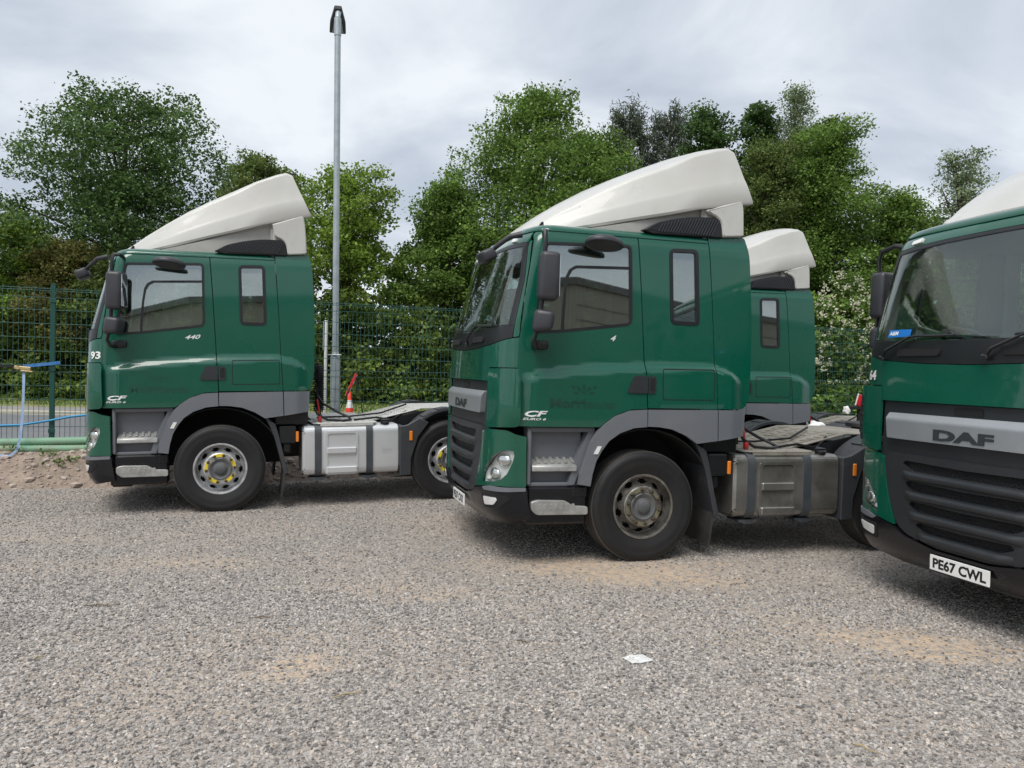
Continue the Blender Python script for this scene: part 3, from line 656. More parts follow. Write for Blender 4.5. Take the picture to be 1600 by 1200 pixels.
    def liner2(m):
        b = MB(); b.box(-.95, .60, -1.04, 1.04, 2.93, 2.96, .01); b.box(.58, .625, -1.08, 1.08, 1.25, 3.06, .01); b.box(-1.35, .6, -1.10, 1.10, 1.26, 1.32, .01)
        return b.mesh('lining', m)
    obj('cab_lining', 'lining', liner2, 'trim', T)
    fin = MB(); fin.prism([(-1.0, 3.05), (-.93, 3.05), (-.935, 3.115), (-.95, 3.12)], -.83, -.80)
    obj('aerial_fin', 'fin', lambda m: fin.mesh('fin', m), 'black', rf)
    # ---- roof deflector and the vents under it
    fa = obj('roof_deflector', 'fairing', lambda m: fairing_mesh(), 'white', T)
    piv = Vector((-1.0, 0, 3.04)); a = R_(cfg['fair'])
    fa.matrix_local = Matrix.Translation(piv) @ Matrix.Rotation(a, 4, 'Y') @ Matrix.Translation(-piv)
    dz = -cfg['fair']*.030
    for sg in (1, -1):
        def low3(m, sg=sg):
            b = MB(); b.prism(rpoly([(.60, 3.42+dz), (.965, 3.55+dz), (.988, 3.36), (1.0, 3.08), (.775, 3.06), (.757, 3.19), (.70, 3.25), (.63, 3.27)], [.01, .02, .1, .02, .02, .05, .05, .02], 4), -1.125, -1.06, 'y', c=.012)
            b.box(.60, .99, -1.06, -.9, 3.05, 3.40, .02)
            if sg < 0: b.v = [(x, -y, z) for x, y, z in b.v]
            return b.mesh('fairlow', m)
        obj('deflector_side', ('fairlow', sg, round(dz, 3)), low3, 'white', T)
        def vent(m, sg=sg):
            b = MB(); o = rpoly([(-.05, 3.068), (.083, 3.149), (.265, 3.200), (.481, 3.236), (.715, 3.233), (.757, 3.186), (.77, 3.05), (.05, 3.038)], [.01, .05, .1, .1, .05, .05, .01, .01], 3)
            b.prism(o, -1.115, -1.03, 'y', c=.008)
            if sg < 0: b.v = [(x, -y, z) for x, y, z in b.v]
            return b.mesh('vent', m)
        ve = obj('roof_vent', ('vent', sg), vent, 'black', T)
        def ribs(m, sg=sg):
            b = MB()
            for k in range(22):
                x = .09+k*.029; zt = np.interp(x+.03, [.05, .265, .48, .72], [3.12, 3.185, 3.218, 3.216]); b.prism([(x, 3.062), (x+.012, 3.062), (x+.012+(zt-3.062)*.5, zt), (x+(zt-3.062)*.5, zt)][::1], -1.128, -1.112) if x+(zt-3.062)*.5 < .735 else None
            if sg < 0: b.v = [(x, -y, z) for x, y, z in b.v]
            return b.mesh('ribs', m)
        obj('louvre', ('ribs', sg), ribs, 'mirror', ve)
    def infill(m):
        b = MB(); b.prism([(-.75, 3.03), (.62, 3.06), (.62, 3.445+dz*.95), (-.1, 3.215+dz*.5), (-.6, 3.075+dz*.2)], -1.0, 1.0, 'y'); b.box(.58, .66, -1.05, 1.05, 3.0, 3.38, .01); return b.mesh('infill', m)
    obj('deflector_frame', ('infill', round(dz, 3)), infill, 'whitein', T)
    # ---- mirrors
    for sg in (1, -1):
        root_y, mwid = (-1.40, .22) if sg > 0 else (-1.32, .15)
        def fl(b, sg=sg):
            if sg < 0: b.v = [(x, -y, z) for x, y, z in b.v]
            return b
        def main(m):
            b = MB(); M = Matrix.Translation((-1.06, root_y, 2.54)) @ Matrix.Rotation(R_(-12), 4, 'Z') @ Matrix.Rotation(R_(2), 4, 'Y')
            bm = bmesh.new(); bmesh.ops.create_cube(bm, size=1)
            for p in bm.verts: p.co = (p.co.x*(.17 if p.co.y < 0 else .18), p.co.y*mwid, p.co.z*.415)
            bmesh.ops.bevel(bm, geom=bm.edges[:], offset=.042, segments=4, affect='EDGES', profile=.5)
            b.bm(bm, M); return fl(b).mesh('mirror', m, 50)
        mi = obj('mirror', ('mirror', sg), main, 'mirror', T)
        def mg1(m):
            b = MB(); M = Matrix.Translation((-1.06, root_y, 2.54)) @ Matrix.Rotation(R_(-12), 4, 'Z'); b.box(.080, .0905, -mwid*.39, mwid*.39, -.175, .175, .004, M); return fl(b).mesh('mg', m)
        obj('mirror_glass', ('mg', sg), mg1, 'mglass', mi)
        def wide(m):
            b = MB(); M = Matrix.Translation((-1.10, root_y+.02, 2.16)) @ Matrix.Rotation(R_(-14), 4, 'Z')
            bm = bmesh.new(); bmesh.ops.create_cube(bm, size=1)
            for p in bm.verts: p.co = (p.co.x*.175+(.02 if p.co.z > 0 else 0), p.co.y*(1 if p.co.x > 0 else .78)*mwid, p.co.z*(.205 if p.co.x < 0 else .17))
            bmesh.ops.bevel(bm, geom=bm.edges[:], offset=.045, segments=4, affect='EDGES', profile=.5); b.bm(bm, M); return fl(b).mesh('wide', m, 50)
        wi = obj('wide_angle_mirror', ('wide', sg), wide, 'mirror', T)
        def arms(m):
            b = MB(); b.tube([(-1.02, -1.12, 2.945), (-1.05, -1.22, 2.965), (-1.09, -1.38, 2.93), (-1.10, -1.41, 2.86), (-1.10, -1.40, 2.72)], [.022, .022, .020, .020, .020], 8)
            b.tube([(-1.11, -1.395, 2.36), (-1.12, -1.39, 2.23)], .022, 8)
            b.tube([(-1.14, -1.37, 2.09), (-1.16, -1.36, 2.0), (-1.13, -1.32, 1.93), (-1.08, -1.19, 1.93)], .020, 8)
            b.box(-1.13, -.98, -1.235, -1.17, 1.92, 2.0, .02, None, 2)
            if sg < 0: b.v = [(x, -1.12+(y+1.12)*.70, z) for x, y, z in b.v]
            return fl(b).mesh('arms', m)
        obj('mirror_arm', ('arms', sg), arms, 'black', mi)
    def kerb(m):
        b = MB(); bm = bmesh.new(); bmesh.ops.create_uvsphere(bm, u_segments=24, v_segments=12, radius=1)
        for p in bm.verts:
            if p.co.z < -.35: p.co.z = -.35
        b.bm(bm, Matrix.Translation((-.53, -1.335, 2.868)) @ Matrix.Rotation(R_(6), 4, 'Y') @ Matrix.Rotation(R_(-14), 4, 'X') @ Matrix.Diagonal((.18, .135, .066, 1)))
        b.box(-.59, -.48, -1.30, -1.12, 2.90, 2.94, .012); return b.mesh('kerb', m, 45)
    obj('kerb_mirror', 'kerb', kerb, 'mirror', T)
    def front(m):
        b = MB(); bm = bmesh.new(); bmesh.ops.create_cube(bm, size=1)
        bmesh.ops.bevel(bm, geom=bm.edges[:], offset=.22, segments=4, affect='EDGES', profile=.5)
        b.bm(bm, Matrix.Translation((-1.47, -.82, 2.765)) @ Matrix.Rotation(R_(-25), 4, 'Y') @ Matrix.Diagonal((.14, .27, .11, 1)))
        b.tube([(-1.19, -1.0, 2.955), (-1.30, -.98, 2.93), (-1.40, -.90, 2.845), (-1.44, -.84, 2.80)], [.03, .024, .022, .022], 8); return b.mesh('frontmirror', m, 50)
    obj('front_mirror', 'frontmirror', front, 'mirror', T)
    # ---- inside of the cab
    def dash(m):
        b = MB(); b.prism([(-1.36, 1.9), (-1.33, 2.10), (-1.15, 2.12), (-.95, 2.06), (-.90, 1.9), (-1.0, 1.4), (-1.3, 1.4)], -1.08, 1.08, 'y', c=.02); b.box(-.98, -.90, .25, .95, 1.98, 2.12, .03); return b.mesh('dash', m)
    obj('dashboard', 'dash', dash, 'dash', T)
    def swh(m):
        b = MB(); M = Matrix.Translation((-.80, .60, 2.10)) @ Matrix.Rotation(R_(32), 4, 'Y')
        pts = [M @ Vector((.225*math.cos(t), .225*math.sin(t), 0)) for t in np.linspace(0, 2*math.pi, 33)]; b.tube(pts, .016, 8, False); b.tube([M @ Vector((0, 0, 0)), (-1.0, .6, 1.95)], .04, 8)
        for t in (.4, 2.74, 4.71): b.tube([M @ Vector((0, 0, 0)), M @ Vector((.22*math.cos(t), .22*math.sin(t), 0))], .018, 6)
        return b.mesh('wheel', m)
    obj('steering_wheel', 'steer', swh, 'dash', T)
    for y in (.62, -.62):
        def seat(m, y=y):
            b = MB(); b.box(-.45, .10, y-.25, y+.25, 1.60, 1.76, .05, None, 2); M = Matrix.Translation((.08, y, 1.70)) @ Matrix.Rotation(R_(12), 4, 'Y')
            b.box(-.07, .07, -.24, .24, 0, .60, .06, M, 2); b.box(-.05, .06, -.14, .14, .60, .80, .05, M, 2); b.box(-.3, .05, y-.2, y+.2, 1.3, 1.62, .03); return b.mesh('seat', m)
        obj('seat', ('seat', y), seat, 'seat', T)
    def cur(m):
        b = MB(); 
        for sg in (1, -1):
            V = []; n = 24
            for k in range(n+1):
                t = k/n; V += [(.02+.16*t, sg*(1.045+.018*math.sin(k*1.9)), 2.06), (.02+.16*t, sg*(1.03+.018*math.sin(k*1.9)), 2.93)]
            b.add(V, [(2*k, 2*k+2, 2*k+3, 2*k+1) for k in range(n)])
        return b.mesh('curtain', m, 60)
    obj('cab_curtain', 'curtain', cur, 'curtain', T)
    # ---- chassis
    def frame(m):
        b = MB()
        for sg in (1, -1): b.box(.35, 5.6, sg*.43-.04, sg*.43+.04, .72, .99, .01); b.box(-1.2, .4, sg*.40-.04, sg*.40+.04, .62, .85, .01)
        for x in (1.3, 2.3, 3.4, 4.6, 5.5): b.box(x-.05, x+.05, -.40, .40, .76, .94, .01)
        b.box(-1.30, .95, -.52, .52, .55, 1.22, .05); b.box(-1.33, -1.25, -.75, .75, .50, 1.18, .02)
        b.box(-.1, .1, -.95, .95, .40, .56, .02); b.box(.55, 1.1, -.58, .58, .55, 1.05, .03)
        for x in AXLES[1:]: b.tube([(x, -.95, .505), (x, .95, .505)], .075, 10)
        b.tube([(4.1, 0, .505), (4.1, 0, .50)], .2, 10); b.box(3.85, 4.35, -.25, .25, .33, .70, .08); b.box(-1.2, -.95, -.9, .9, .30, .42, .03)
        return b.mesh('frame', m)
    ch = obj('chassis_frame', 'frame', frame, 'chassis', T)
    for i, x in enumerate(AXLES):
        for sg in (1, -1):
            wheel(T, x, -1.055, sg, cfg)
            if i == 2: wheel(T, x, -.72, sg, cfg, False)
            if i:
                def mud(m, sg=sg, i=i):
                    b = MB(); a0, a1 = (R_(8), R_(172)) if i == 2 else (R_(35), R_(185)); A = [(.655*math.cos(a), .505+.675*math.sin(a)) for a in np.linspace(a0, a1, 26)]; I = [(p*.955, .505+(z-.505)*.955) for p, z in A][::-1]
                    y0, y1 = -1.225, -.86 if i == 1 else -.56
                    b.prism(A+I, y0, y1); 
                    if i == 1: b.prism([(-.675, .335), (-.535, .34), (-.53, .55), (-.44, .82), (-.30, 1.0), (-.42, 1.06), (-.58, .975), (-.67, .96)], -1.235, -1.195, 'y', c=.008); b.box(-.672, -.60, -1.22, -.80, .34, .96, .01)
                    for q in (100, 118, 136):
                        g = R_(q); b.box(-.06, .06, y0+.05, y1-.10, -.004, .006, .003, Matrix.Translation((.66*math.cos(g), 0, .505+.678*math.sin(g))) @ Matrix.Rotation(-(g-math.pi/2), 4, 'Y'))
                    if sg < 0: b.v = [(a_, -y, z) for a_, y, z in b.v]
                    return b.mesh('mud', m, 30)
                mu = obj('mudguard', ('mud', i, sg), mud, 'fender', T); mu.location = (x, 0, 0)
    def tank(m):
        b = MB(); prof = rpoly([(-1.20, .375), (-1.20, .985), (-.60, .985), (-.60, .375)], .10, 6); b.prism(prof, .935, 2.13, 'x', c=.025); return b.mesh('tank', m, 30)
    tk = obj('fuel_tank', 'tank', tank, cfg['tank'], T)
    def straps(m, x):
        b = MB(); o = rpoly([(-1.213, .362), (-1.213, .998), (-.59, .998), (-.59, .362)], .11, 6); i_ = rpoly([(-1.201, .374), (-1.201, .986), (-.60, .986), (-.60, .374)], .10, 6)
        n = len(o); V = [(x+d, y, z) for d in (0, .082) for y, z in o]+[(x+d, y, z) for d in (0, .082) for y, z in i_]
        F = []
        for k in range(n):
            q = (k+1) % n; F += [(k, q, n+q, n+k), (k, 2*n+k, 2*n+q, q), (n+k, n+q, 3*n+q, 3*n+k)]
        b.add(V, F); b.prism([(x-.06, .352), (x+.14, .352), (x+.14, .335), (x+.075, .31), (x+.01, .31), (x-.06, .335)], -1.16, -.95); b.tube([(x+.04, -1.10, .36), (x+.04, -1.10, .265)], .008, 6)
        return b.mesh('strap', m)
    for x in (1.079, 1.705): obj('tank_strap', ('strap', x), lambda m, x=x: straps(m, x), 'strap', tk)
    def tstep(m):
        b = MB(); o = rpoly([(1.203, .383), (1.604, .383), (1.604, .917), (1.203, .917)], .05, 4); i_ = rpoly([(1.235, .415), (1.575, .415), (1.575, .888), (1.235, .888)], .03, 4)
        n = len(o)
        V = [(x, -1.214, z) for x, z in o]+[(x, -1.214, z) for x, z in i_]+[(x, -1.196, z) for x, z in o]+[(x, -1.2015, z) for x, z in i_]
        F = []
        for k in range(n):
            q = (k+1) % n; F += [(k, q, n+q, n+k), (k, 2*n+k, 2*n+q, q), (n+k, n+q, 3*n+q, 3*n+k)]
        b.add(V, F)
        b.box(1.228, 1.582, -1.235, -1.20, .644, .716, .008); b.box(1.222, 1.590, -1.24, -1.20, .405, .480, .008)
        return b.mesh('tstep', m)
    obj('tank_step', 'tstep', tstep, cfg['tank'], tk)
    pnl = MB(); pnl.prism(rpoly([(1.237, .417), (1.573, .417), (1.573, .886), (1.237, .886)], .03, 4), -1.2025, -1.19)
    obj('step_recess', 'trecess', lambda m: pnl.mesh('trecess', m), cfg['tank'], tk)
    def emb(m):
        v, f = text2d('DAF', .042, .2, .02, .125); b = MB(); V = [(1.905+x, -1.2035, .655+z) for x, z in v]; b.add(V, f); b.box(1.905, 2.03, -1.2025, -1.19, .638, .643, 0); return b.mesh('emboss', m, None)
    obj('embossed_badge', 'emboss', emb, cfg['tank'], tk)
    cp = MB(); cp.lathe([(.001, .05), (.05, .05), (.056, .04), (.056, .012), (.045, .0), (.045, -.03)], 24, axis='z'); cp.box(-.05, .05, -.012, .012, .05, .062, .004)
    c_ = obj('filler_cap', 'cap', lambda m: cp.mesh('cap', m), 'black', tk); c_.location = (1.955, -1.10, .985); c_.rotation_euler = (R_(25), 0, 0)
    # deck plates
    def deck(m):
        b = MB(); b.prism(rpoly([(1.02, -.05), (1.06, -1.10), (1.13, -1.17), (1.82, -1.17), (1.86, -1.10), (1.86, -.05)], .03, 3), 1.003, 1.016, 'z', c=.003)
        for r in range(6):
            for k in range(8): b.box(1.10+k*.09, 1.15+k*.09, -1.10+r*.17-.012+.02*(k % 2), -1.10+r*.17+.012+.02*(k % 2), 1.015, 1.022, .003)
        b.prism([(1.15, .975), (1.80, .975), (1.80, 1.004), (1.15, 1.004)], -1.172, -1.162)
        return b.mesh('deck', m)
    obj('catwalk_plate', 'deck', deck, cfg['deck'], T)
    def ramp(m):
        b = MB(); b.prism([(1.86, 1.02), (2.5, 1.165), (3.2, 1.165), (3.2, 1.15), (2.5, 1.15), (1.86, 1.005)], -.80, .40, 'y', c=.003)
        for k in range(7):
            for r in range(5): b.box(-.03, .03, -.72+r*.22, -.60+r*.22, .0, .006, .002, Matrix.Translation((1.94+k*.085, 0, 1.038+k*.0193)) @ Matrix.Rotation(R_(-12.8), 4, 'Y'))
        b.box(1.03, 1.86, -.06, .9, 1.0, 1.014, .003); return b.mesh('ramp', m)
    obj('ramp_plate', 'ramp', ramp, cfg['deck'], T)
    def sidebox(m):
        b = MB(); b.prism([(1.9, .99), (2.55, 1.13), (3.1, 1.13), (3.1, .9), (1.9, .9)], -.81, -.79); b.box(.66, .86, -1.19, -.8, .78, .99, .012); b.box(.70, .80, -1.16, -.9, .66, .79, .02); b.box(.62, 1.0, -1.12, -.6, 1.0, 1.15, .01); b.box(1.0, 1.03, -.9, .9, .98, 1.25, .01); return b.mesh('sidebox', m)
    obj('valve_box', 'sidebox', sidebox, 'black', T)
    am = MB(); am.box(.858, .892, -1.21, -1.185, .80, .925, .006); obj('side_marker', 'amber1', lambda m: am.mesh('amber', m), 'amber', T)
    am2 = MB(); am2.box(2.245, 2.285, -1.252, -1.234, .776, .898, .006); obj('side_marker', 'amber2', lambda m: am2.mesh('amber', m), 'amber', T)
    # fifth wheel
    def fifth(m):
        b = MB(); P_ = [(.48*math.cos(t), .46*math.sin(t)) for t in np.linspace(R_(-150), R_(150), 26)]; P_ += [(-.55, .33), (-.75, .36), (-.78, .10), (-.15, .05), (-.15, -.05), (-.78, -.10), (-.75, -.36), (-.55, -.33)]
        b.prism([(-x, y) for x, y in P_], 1.175, 1.225, 'z', c=.006); b.box(-.2, .2, -.42, .42, 1.02, 1.18, .03); return b.mesh('fifth', m)
    fw = obj('fifth_wheel', 'fifth', fifth, 'chassis', T); fw.location = (3.75, 0, 0)
    # air lines behind the cab
    def coil(m, x, y, z0, z1, r, turns):
        b = MB(); pts = [(x+r*math.cos(t), y+r*math.sin(t), z0+(z1-z0)*t/(2*math.pi*turns)) for t in np.linspace(0, 2*math.pi*turns, int(turns*12))]; b.tube(pts, .008, 5); return b.mesh('coil', m, 60)
    obj('coiled_air_line', 'coil1', lambda m: coil(m, 1.20, -.62, 1.15, 1.72, .055, 22), 'cable', T)
    obj('coiled_air_line', 'coil2', lambda m: coil(m, 1.19, -.47, 1.12, 1.75, .055, 22), 'cable', T)
    def hoses(m):
        b = MB(); b.tube([(1.10, -1.0, 1.20), (1.13, -1.02, 1.12), (1.25, -1.03, 1.045), (1.45, -1.02, 1.03), (1.55, -.97, 1.04), (1.53, -.90, 1.07), (1.40, -.85, 1.13), (1.22, -.80, 1.24), (1.12, -.75, 1.40)], .016, 8)
        b.tube([(1.20, -.62, 1.72), (1.12, -.62, 1.82), (1.05, -.62, 1.78)], .012, 6); b.tube([(1.12, -.90, 1.5), (1.16, -.85, 1.25), (1.2, -.8, 1.05)], .014, 6); b.tube([(1.6, -.9, 1.03), (1.9, -.8, 1.05), (2.1, -.86, 1.02), (2.3, -.75, 1.12)], .014, 6); b.tube([(1.2, -.3, 1.03), (1.6, -.5, 1.05), (2.0, -.55, 1.09), (2.4, -.3, 1.19)], .013, 6); return b.mesh('hoses', m, 60)
    obj('air_hose', 'hoses', hoses, 'cable', T)
    rc = MB(); rc.tube([(1.13, -.98, 1.30), (1.15, -1.0, 1.18), (1.16, -1.02, 1.04)], .012, 6); rc.box(1.14, 1.18, -1.05, -1.0, 1.02, 1.09, .008)
    obj('red_air_coupling', 'redline', lambda m: rc.mesh('redline', m, 60), 'redcable', T)
    return T

# ================================================================== the place: ground, bank, road, verge
PITCH, ROLL, FPX = R_(-1.057), R_(1.2825), 1218.1
def ray(u, v):
    a, b = u-800, v-600; cr, sr = math.cos(ROLL), math.sin(ROLL); uu = cr*a+sr*b; vv = -sr*a+cr*b
    cp, sp = math.cos(PITCH), math.sin(PITCH); d = (uu/FPX, 1, -vv/FPX)
    return Vector((d[0], cp*d[1]-sp*d[2], sp*d[1]+cp*d[2]))
def ground_at(u, v, z=0.):
    d = ray(u, v); t = (z-H)/d.z; return Vector((d.x*t, d.y*t, z))
def at_depth(u, v, y):
    d = ray(u, v); t = y/d.y; return Vector((d.x*t, y, H+d.z*t))
TRUCKS = dict(
    L=dict(loc=(-3.7994, 10.2695), z=-.0046, yaw=19.83, tilt=1.15, fair=0),
    M=dict(loc=(.9106, 8.3285), z=0., yaw=15.90, tilt=-.42, fair=4.0),
    R=dict(loc=(4.6814, 6.0097), z=-.061, yaw=16.02, tilt=.19, fair=4.0),
    B=dict(loc=(3.0732, 12.2198), z=-.062, yaw=11.35, tilt=-.19, fair=4.0))
_c = []
for t in TRUCKS.values():
    for x in AXLES:
        for y in (-1.05, 1.05):
            a = R_(t['yaw']); _c.append((t['loc'][0]+x*math.cos(a)-y*math.sin(a), t['loc'][1]+x*math.sin(a)+y*math.cos(a), t['z']+R_(t['tilt'])*x))
_c += [(x, y, 0) for x in (-8, -3, 2, 7) for y in (2.0, -2)]
_c = np.array(_c); _S = 2.2
_A = np.exp(-((_c[:, None, :2]-_c[None, :, :2])**2).sum(-1)/(2*_S*_S)); _w = np.linalg.solve(_A+.02*np.eye(len(_c)), _c[:, 2])
def vnoise(x, y, sc, seed=0):
    x = np.asarray(x)*sc; y = np.asarray(y)*sc; o = 0; a = 1.; tot = 0
    for k in range(4):
        p = 1.7*k+seed*.37; o = o+a*(np.sin(x*1.0+1.3*np.sin(y*.8+p)+p*2.1)*np.cos(y*1.1+1.1*np.sin(x*.9-p)+p)); tot += a; a *= .55; x = x*1.93+3.1; y = y*1.87-1.7
    return o/tot
def gz(x, y):
    x = np.asarray(x, float); y = np.asarray(y, float); o = np.zeros(x.shape)
    for (cx, cy, _), w in zip(_c, _w): o = o+w*np.exp(-((x-cx)**2+(y-cy)**2)/(2*_S*_S))
    return o-.004+.006*vnoise(x, y, 2.1)
FA = R_(21.0); F0 = np.array([-6.72, 11.40]); FD = np.array([math.cos(FA), math.sin(FA)]); FN = np.array([-math.sin(FA), math.cos(FA)])
E0 = np.array([-6.67, 10.20])                                        # a point on the gravel edge, parallel to the fence
def dn_of(x, y): return (np.asarray(x)-E0[0])*FN[0]+(np.asarray(y)-E0[1])*FN[1]
DNF = float((F0-E0)@FN)
def bank_z(t, dn):
    nzs = vnoise(t, dn, 1.7, 3)
    h = -.04+.47*sstep((dn+.06+.10*nzs)/.85)*(1-sstep((dn-1.9)/.9))
    return h+.025*vnoise(t, dn, 5.3, 5)*sstep((dn+.1)/.25)+.012*vnoise(t, dn, 14, 9)

def ground_material(name, near):
    m, n, k, b = nmat(name); b.inputs['Roughness'].default_value = .85; b.inputs['Specular IOR Level'].default_value = .25
    t = n.new('ShaderNodeTexCoord')
    def vor(sc, feat='F1'):
        v = n.new('ShaderNodeTexVoronoi'); v.inputs['Scale'].default_value = sc; v.feature = feat; k.new(t.outputs['Object'], v.inputs['Vector']); return v
    v1 = vor(58); v2 = vor(120)
    def ramp(src, pts):
        r = n.new('ShaderNodeValToRGB'); k.new(src, r.inputs[0]); e = r.color_ramp.elements
        e[0].position, e[0].color = pts[0][0], (*pts[0][1], 1); e[1].position, e[1].color = pts[-1][0], (*pts[-1][1], 1)
        for p, c in pts[1:-1]: q = e.new(p); q.color = (*c, 1)
        return r.outputs[0]
    def mixc(f, a, c):
        x = n.new('ShaderNodeMix'); x.data_type = 'RGBA'
        if isinstance(f, float): x.inputs[0].default_value = f
        else: k.new(f, x.inputs[0])
        for i, s in ((6, a), (7, c)):
            if isinstance(s, tuple): x.inputs[i].default_value = (*s, 1)
            else: k.new(s, x.inputs[i])
        return x.outputs[2]
    pts = [(.0, (.13, .118, .108)), (.3, (.25, .228, .207)), (.6, (.335, .305, .275)), (.85, (.43, .39, .35)), (1., (.58, .53, .48))]
    sx = n.new('ShaderNodeSeparateColor'); k.new(v1.outputs['Color'], sx.inputs[0]); c1 = ramp(sx.outputs[0], pts)
    sy = n.new('ShaderNodeSeparateColor'); k.new(v2.outputs['Color'], sy.inputs[0]); c2 = ramp(sy.outputs[0], pts)
    c = mixc(.45, c1, c2)
    big = n.new('ShaderNodeTexNoise'); big.inputs['Scale'].default_value = .8; big.inputs['Detail'].default_value = 5; k.new(t.outputs['Object'], big.inputs[0])
    mr = n.new('ShaderNodeMapRange'); mr.inputs[1].default_value = .42; mr.inputs[2].default_value = .72; mr.inputs[4].default_value = .6; k.new(big.outputs[0], mr.inputs[0])
    c = mixc(mr.outputs[0], c, (.44, .36, .295))
    at = n.new('ShaderNodeAttribute'); at.attribute_name = 'dust'
    fine = n.new('ShaderNodeTexNoise'); fine.inputs['Scale'].default_value = 14; fine.inputs['Detail'].default_value = 6; k.new(t.outputs['Object'], fine.inputs[0])
    mu = n.new('ShaderNodeMath'); mu.operation = 'MULTIPLY'; k.new(at.outputs['Fac'], mu.inputs[0]); fr = n.new('ShaderNodeMapRange'); fr.inputs[1].default_value = .35; fr.inputs[2].default_value = .6; k.new(fine.outputs[0], fr.inputs[0]); k.new(fr.outputs[0], mu.inputs[1])
    c = mixc(mu.outputs[0], c, (.56, .43, .31))
    k.new(c, b.inputs['Base Color'])
    bp = n.new('ShaderNodeBump'); bp.inputs['Strength'].default_value = .9; bp.inputs['Distance'].default_value = .012; bp.invert = True; k.new(v1.outputs['Distance'], bp.inputs['Height'])
    bp2 = n.new('ShaderNodeBump'); bp2.inputs['Strength'].default_value = .5; bp2.inputs['Distance'].default_value = .006; bp2.invert = True; k.new(v2.outputs['Distance'], bp2.inputs['Height']); k.new(bp.outputs[0], bp2.inputs['Normal']); k.new(bp2.outputs[0], b.inputs['Normal'])
    return m
MT['gravel'] = ground_material('gravel', True)
MT['gmesh'] = mat('grille_mesh', (.006, .006, .007), .5)
_m = MT['gmesh']; _v = _m.node_tree.nodes.new('ShaderNodeTexVoronoi'); _v.inputs['Scale'].default_value = 120; _t = _m.node_tree.nodes.new('ShaderNodeTexCoord'); _m.node_tree.links.new(_t.outputs['Object'], _v.inputs['Vector'])
_b = _m.node_tree.nodes.new('ShaderNodeBump'); _b.inputs['Distance'].default_value = .008; _m.node_tree.links.new(_v.outputs['Distance'], _b.inputs['Height']); _m.node_tree.links.new(_b.outputs[0], _m.node_tree.nodes['Principled BSDF'].inputs['Normal'])
MT['soil'] = mat('bank_soil', (.25, .195, .155), .95, noise=(5, .9, (.36, .29, .235)), grime=((.12, .095, .075), 13, .50, .72), bump=(30, 1.0))
MT['asphalt'] = mat('road_asphalt', (.145, .15, .16), .85, noise=(1.2, .7, (.19, .19, .195)), bump=(60, .3))
MT['foot'] = mat('footway', (.24, .235, .225), .9, noise=(1, .7, (.30, .28, .26)))
MT['kerb'] = mat('kerb_stone', (.50, .46, .36), .85, noise=(2, .7, (.42, .40, .34)))
MT['grass'] = mat('verge_grass', (.16, .20, .055), .95, noise=(.9, .95, (.30, .27, .11)), grime=((.26, .21, .14), 2.2, .52, .8), bump=(20, .8))
MT['earth'] = mat('far_ground', (.20, .19, .17), .95, noise=(.3, .8, (.14, .15, .09)))

def grid_mesh(name, x, y, zf, m, attr=None):
    X_, Y_ = np.meshgrid(x, y); Z_ = zf(X_, Y_); nx, ny = len(x), len(y)
    V = np.stack([X_.ravel(), Y_.ravel(), Z_.ravel()], -1); i = np.arange(nx*ny).reshape(ny, nx)
    F = np.stack([i[:-1, :-1], i[:-1, 1:], i[1:, 1:], i[1:, :-1]], -1).reshape(-1, 4)
    me = bpy.data.meshes.new(name); me.vertices.add(len(V)); me.vertices.foreach_set('co', V.ravel())
    me.loops.add(F.size); me.loops.foreach_set('vertex_index', F.ravel()); me.polygons.add(len(F)); me.polygons.foreach_set('loop_start', np.arange(0, F.size, 4)); me.polygons.foreach_set('loop_total', np.full(len(F), 4))
    me.update(calc_edges=True); me.validate(); me.polygons.foreach_set('use_smooth', [True]*len(F)); me.materials.append(MT[m])
    if attr:
        for nm, fn in attr.items(): me.attributes.new(nm, 'FLOAT', 'POINT').data.foreach_set('value', fn(X_, Y_).ravel())
    return link(bpy.data.objects.new(name, me))
DUST = []
for u, v, rx, ry, a in ((470, 1040, .20, .13, 1.6), (440, 1062, .16, .08, 1.3), (320, 878, .75, .22, .8), (620, 922, .8, .28, .8), (640, 935, .35, .16, .7), (960, 895, 1.1, .5, 1.0), (900, 880, .6, .3, .7), (1060, 910, .8, .4, .7), (1440, 1005, .85, .35, 1.0), (1500, 1015, .5, .25, .9), (1330, 985, .7, .3, .55), (1000, 1143, .09, .035, 1.6), (60, 842, .7, .18, .7), (1120, 880, .7, .3, .7), (1240, 960, .6, .4, .5), (900, 970, .6, .3, .4), (1390, 1060, .25, .08, .8), (770, 880, .8, .3, .45), (1130, 1010, .5, .3, .35)):
    p = ground_at(u, v); DUST.append((p.x, p.y, rx, ry, a))
def dust(x, y):
    o = np.zeros(x.shape)
    for px, py, rx, ry, a in DUST: o = o+a*np.exp(-(((x-px)/rx)**2+((y-py)/ry)**2)*1.2)
    o = o+.75*np.clip(vnoise(x*.6, y*1.6, .9, 6)-.08, 0, 1)          # faint dusty tracks along the yard
    return np.clip(o*(.75+.45*vnoise(x, y, 6.1, 2)), 0, 1)
g = grid_mesh('ground', np.linspace(-300, 300, 25), np.linspace(-300, 300, 25), lambda x, y: np.full(x.shape, -.14), 'earth'); tag(g, kind='structure')
g = grid_mesh('gravel_apron', np.linspace(-45, 45, 19), np.linspace(-45, 13, 13), lambda x, y: np.full(x.shape, -.11), 'gravel', {'dust': lambda x, y: x*0}); tag(g, kind='structure')
xs = np.arange(-10.5, 13.01, .07); ys = np.arange(-2.0, 17.0, .07)
def yard_z(x, y):
    e = np.minimum(np.minimum(x+10.5, 13.0-x), y+2.0); d = dn_of(x, y)
    return gz(x, y)*sstep(e/1.5)-.12*(1-sstep(e/.6))-.25*sstep((d-.25)/.5)
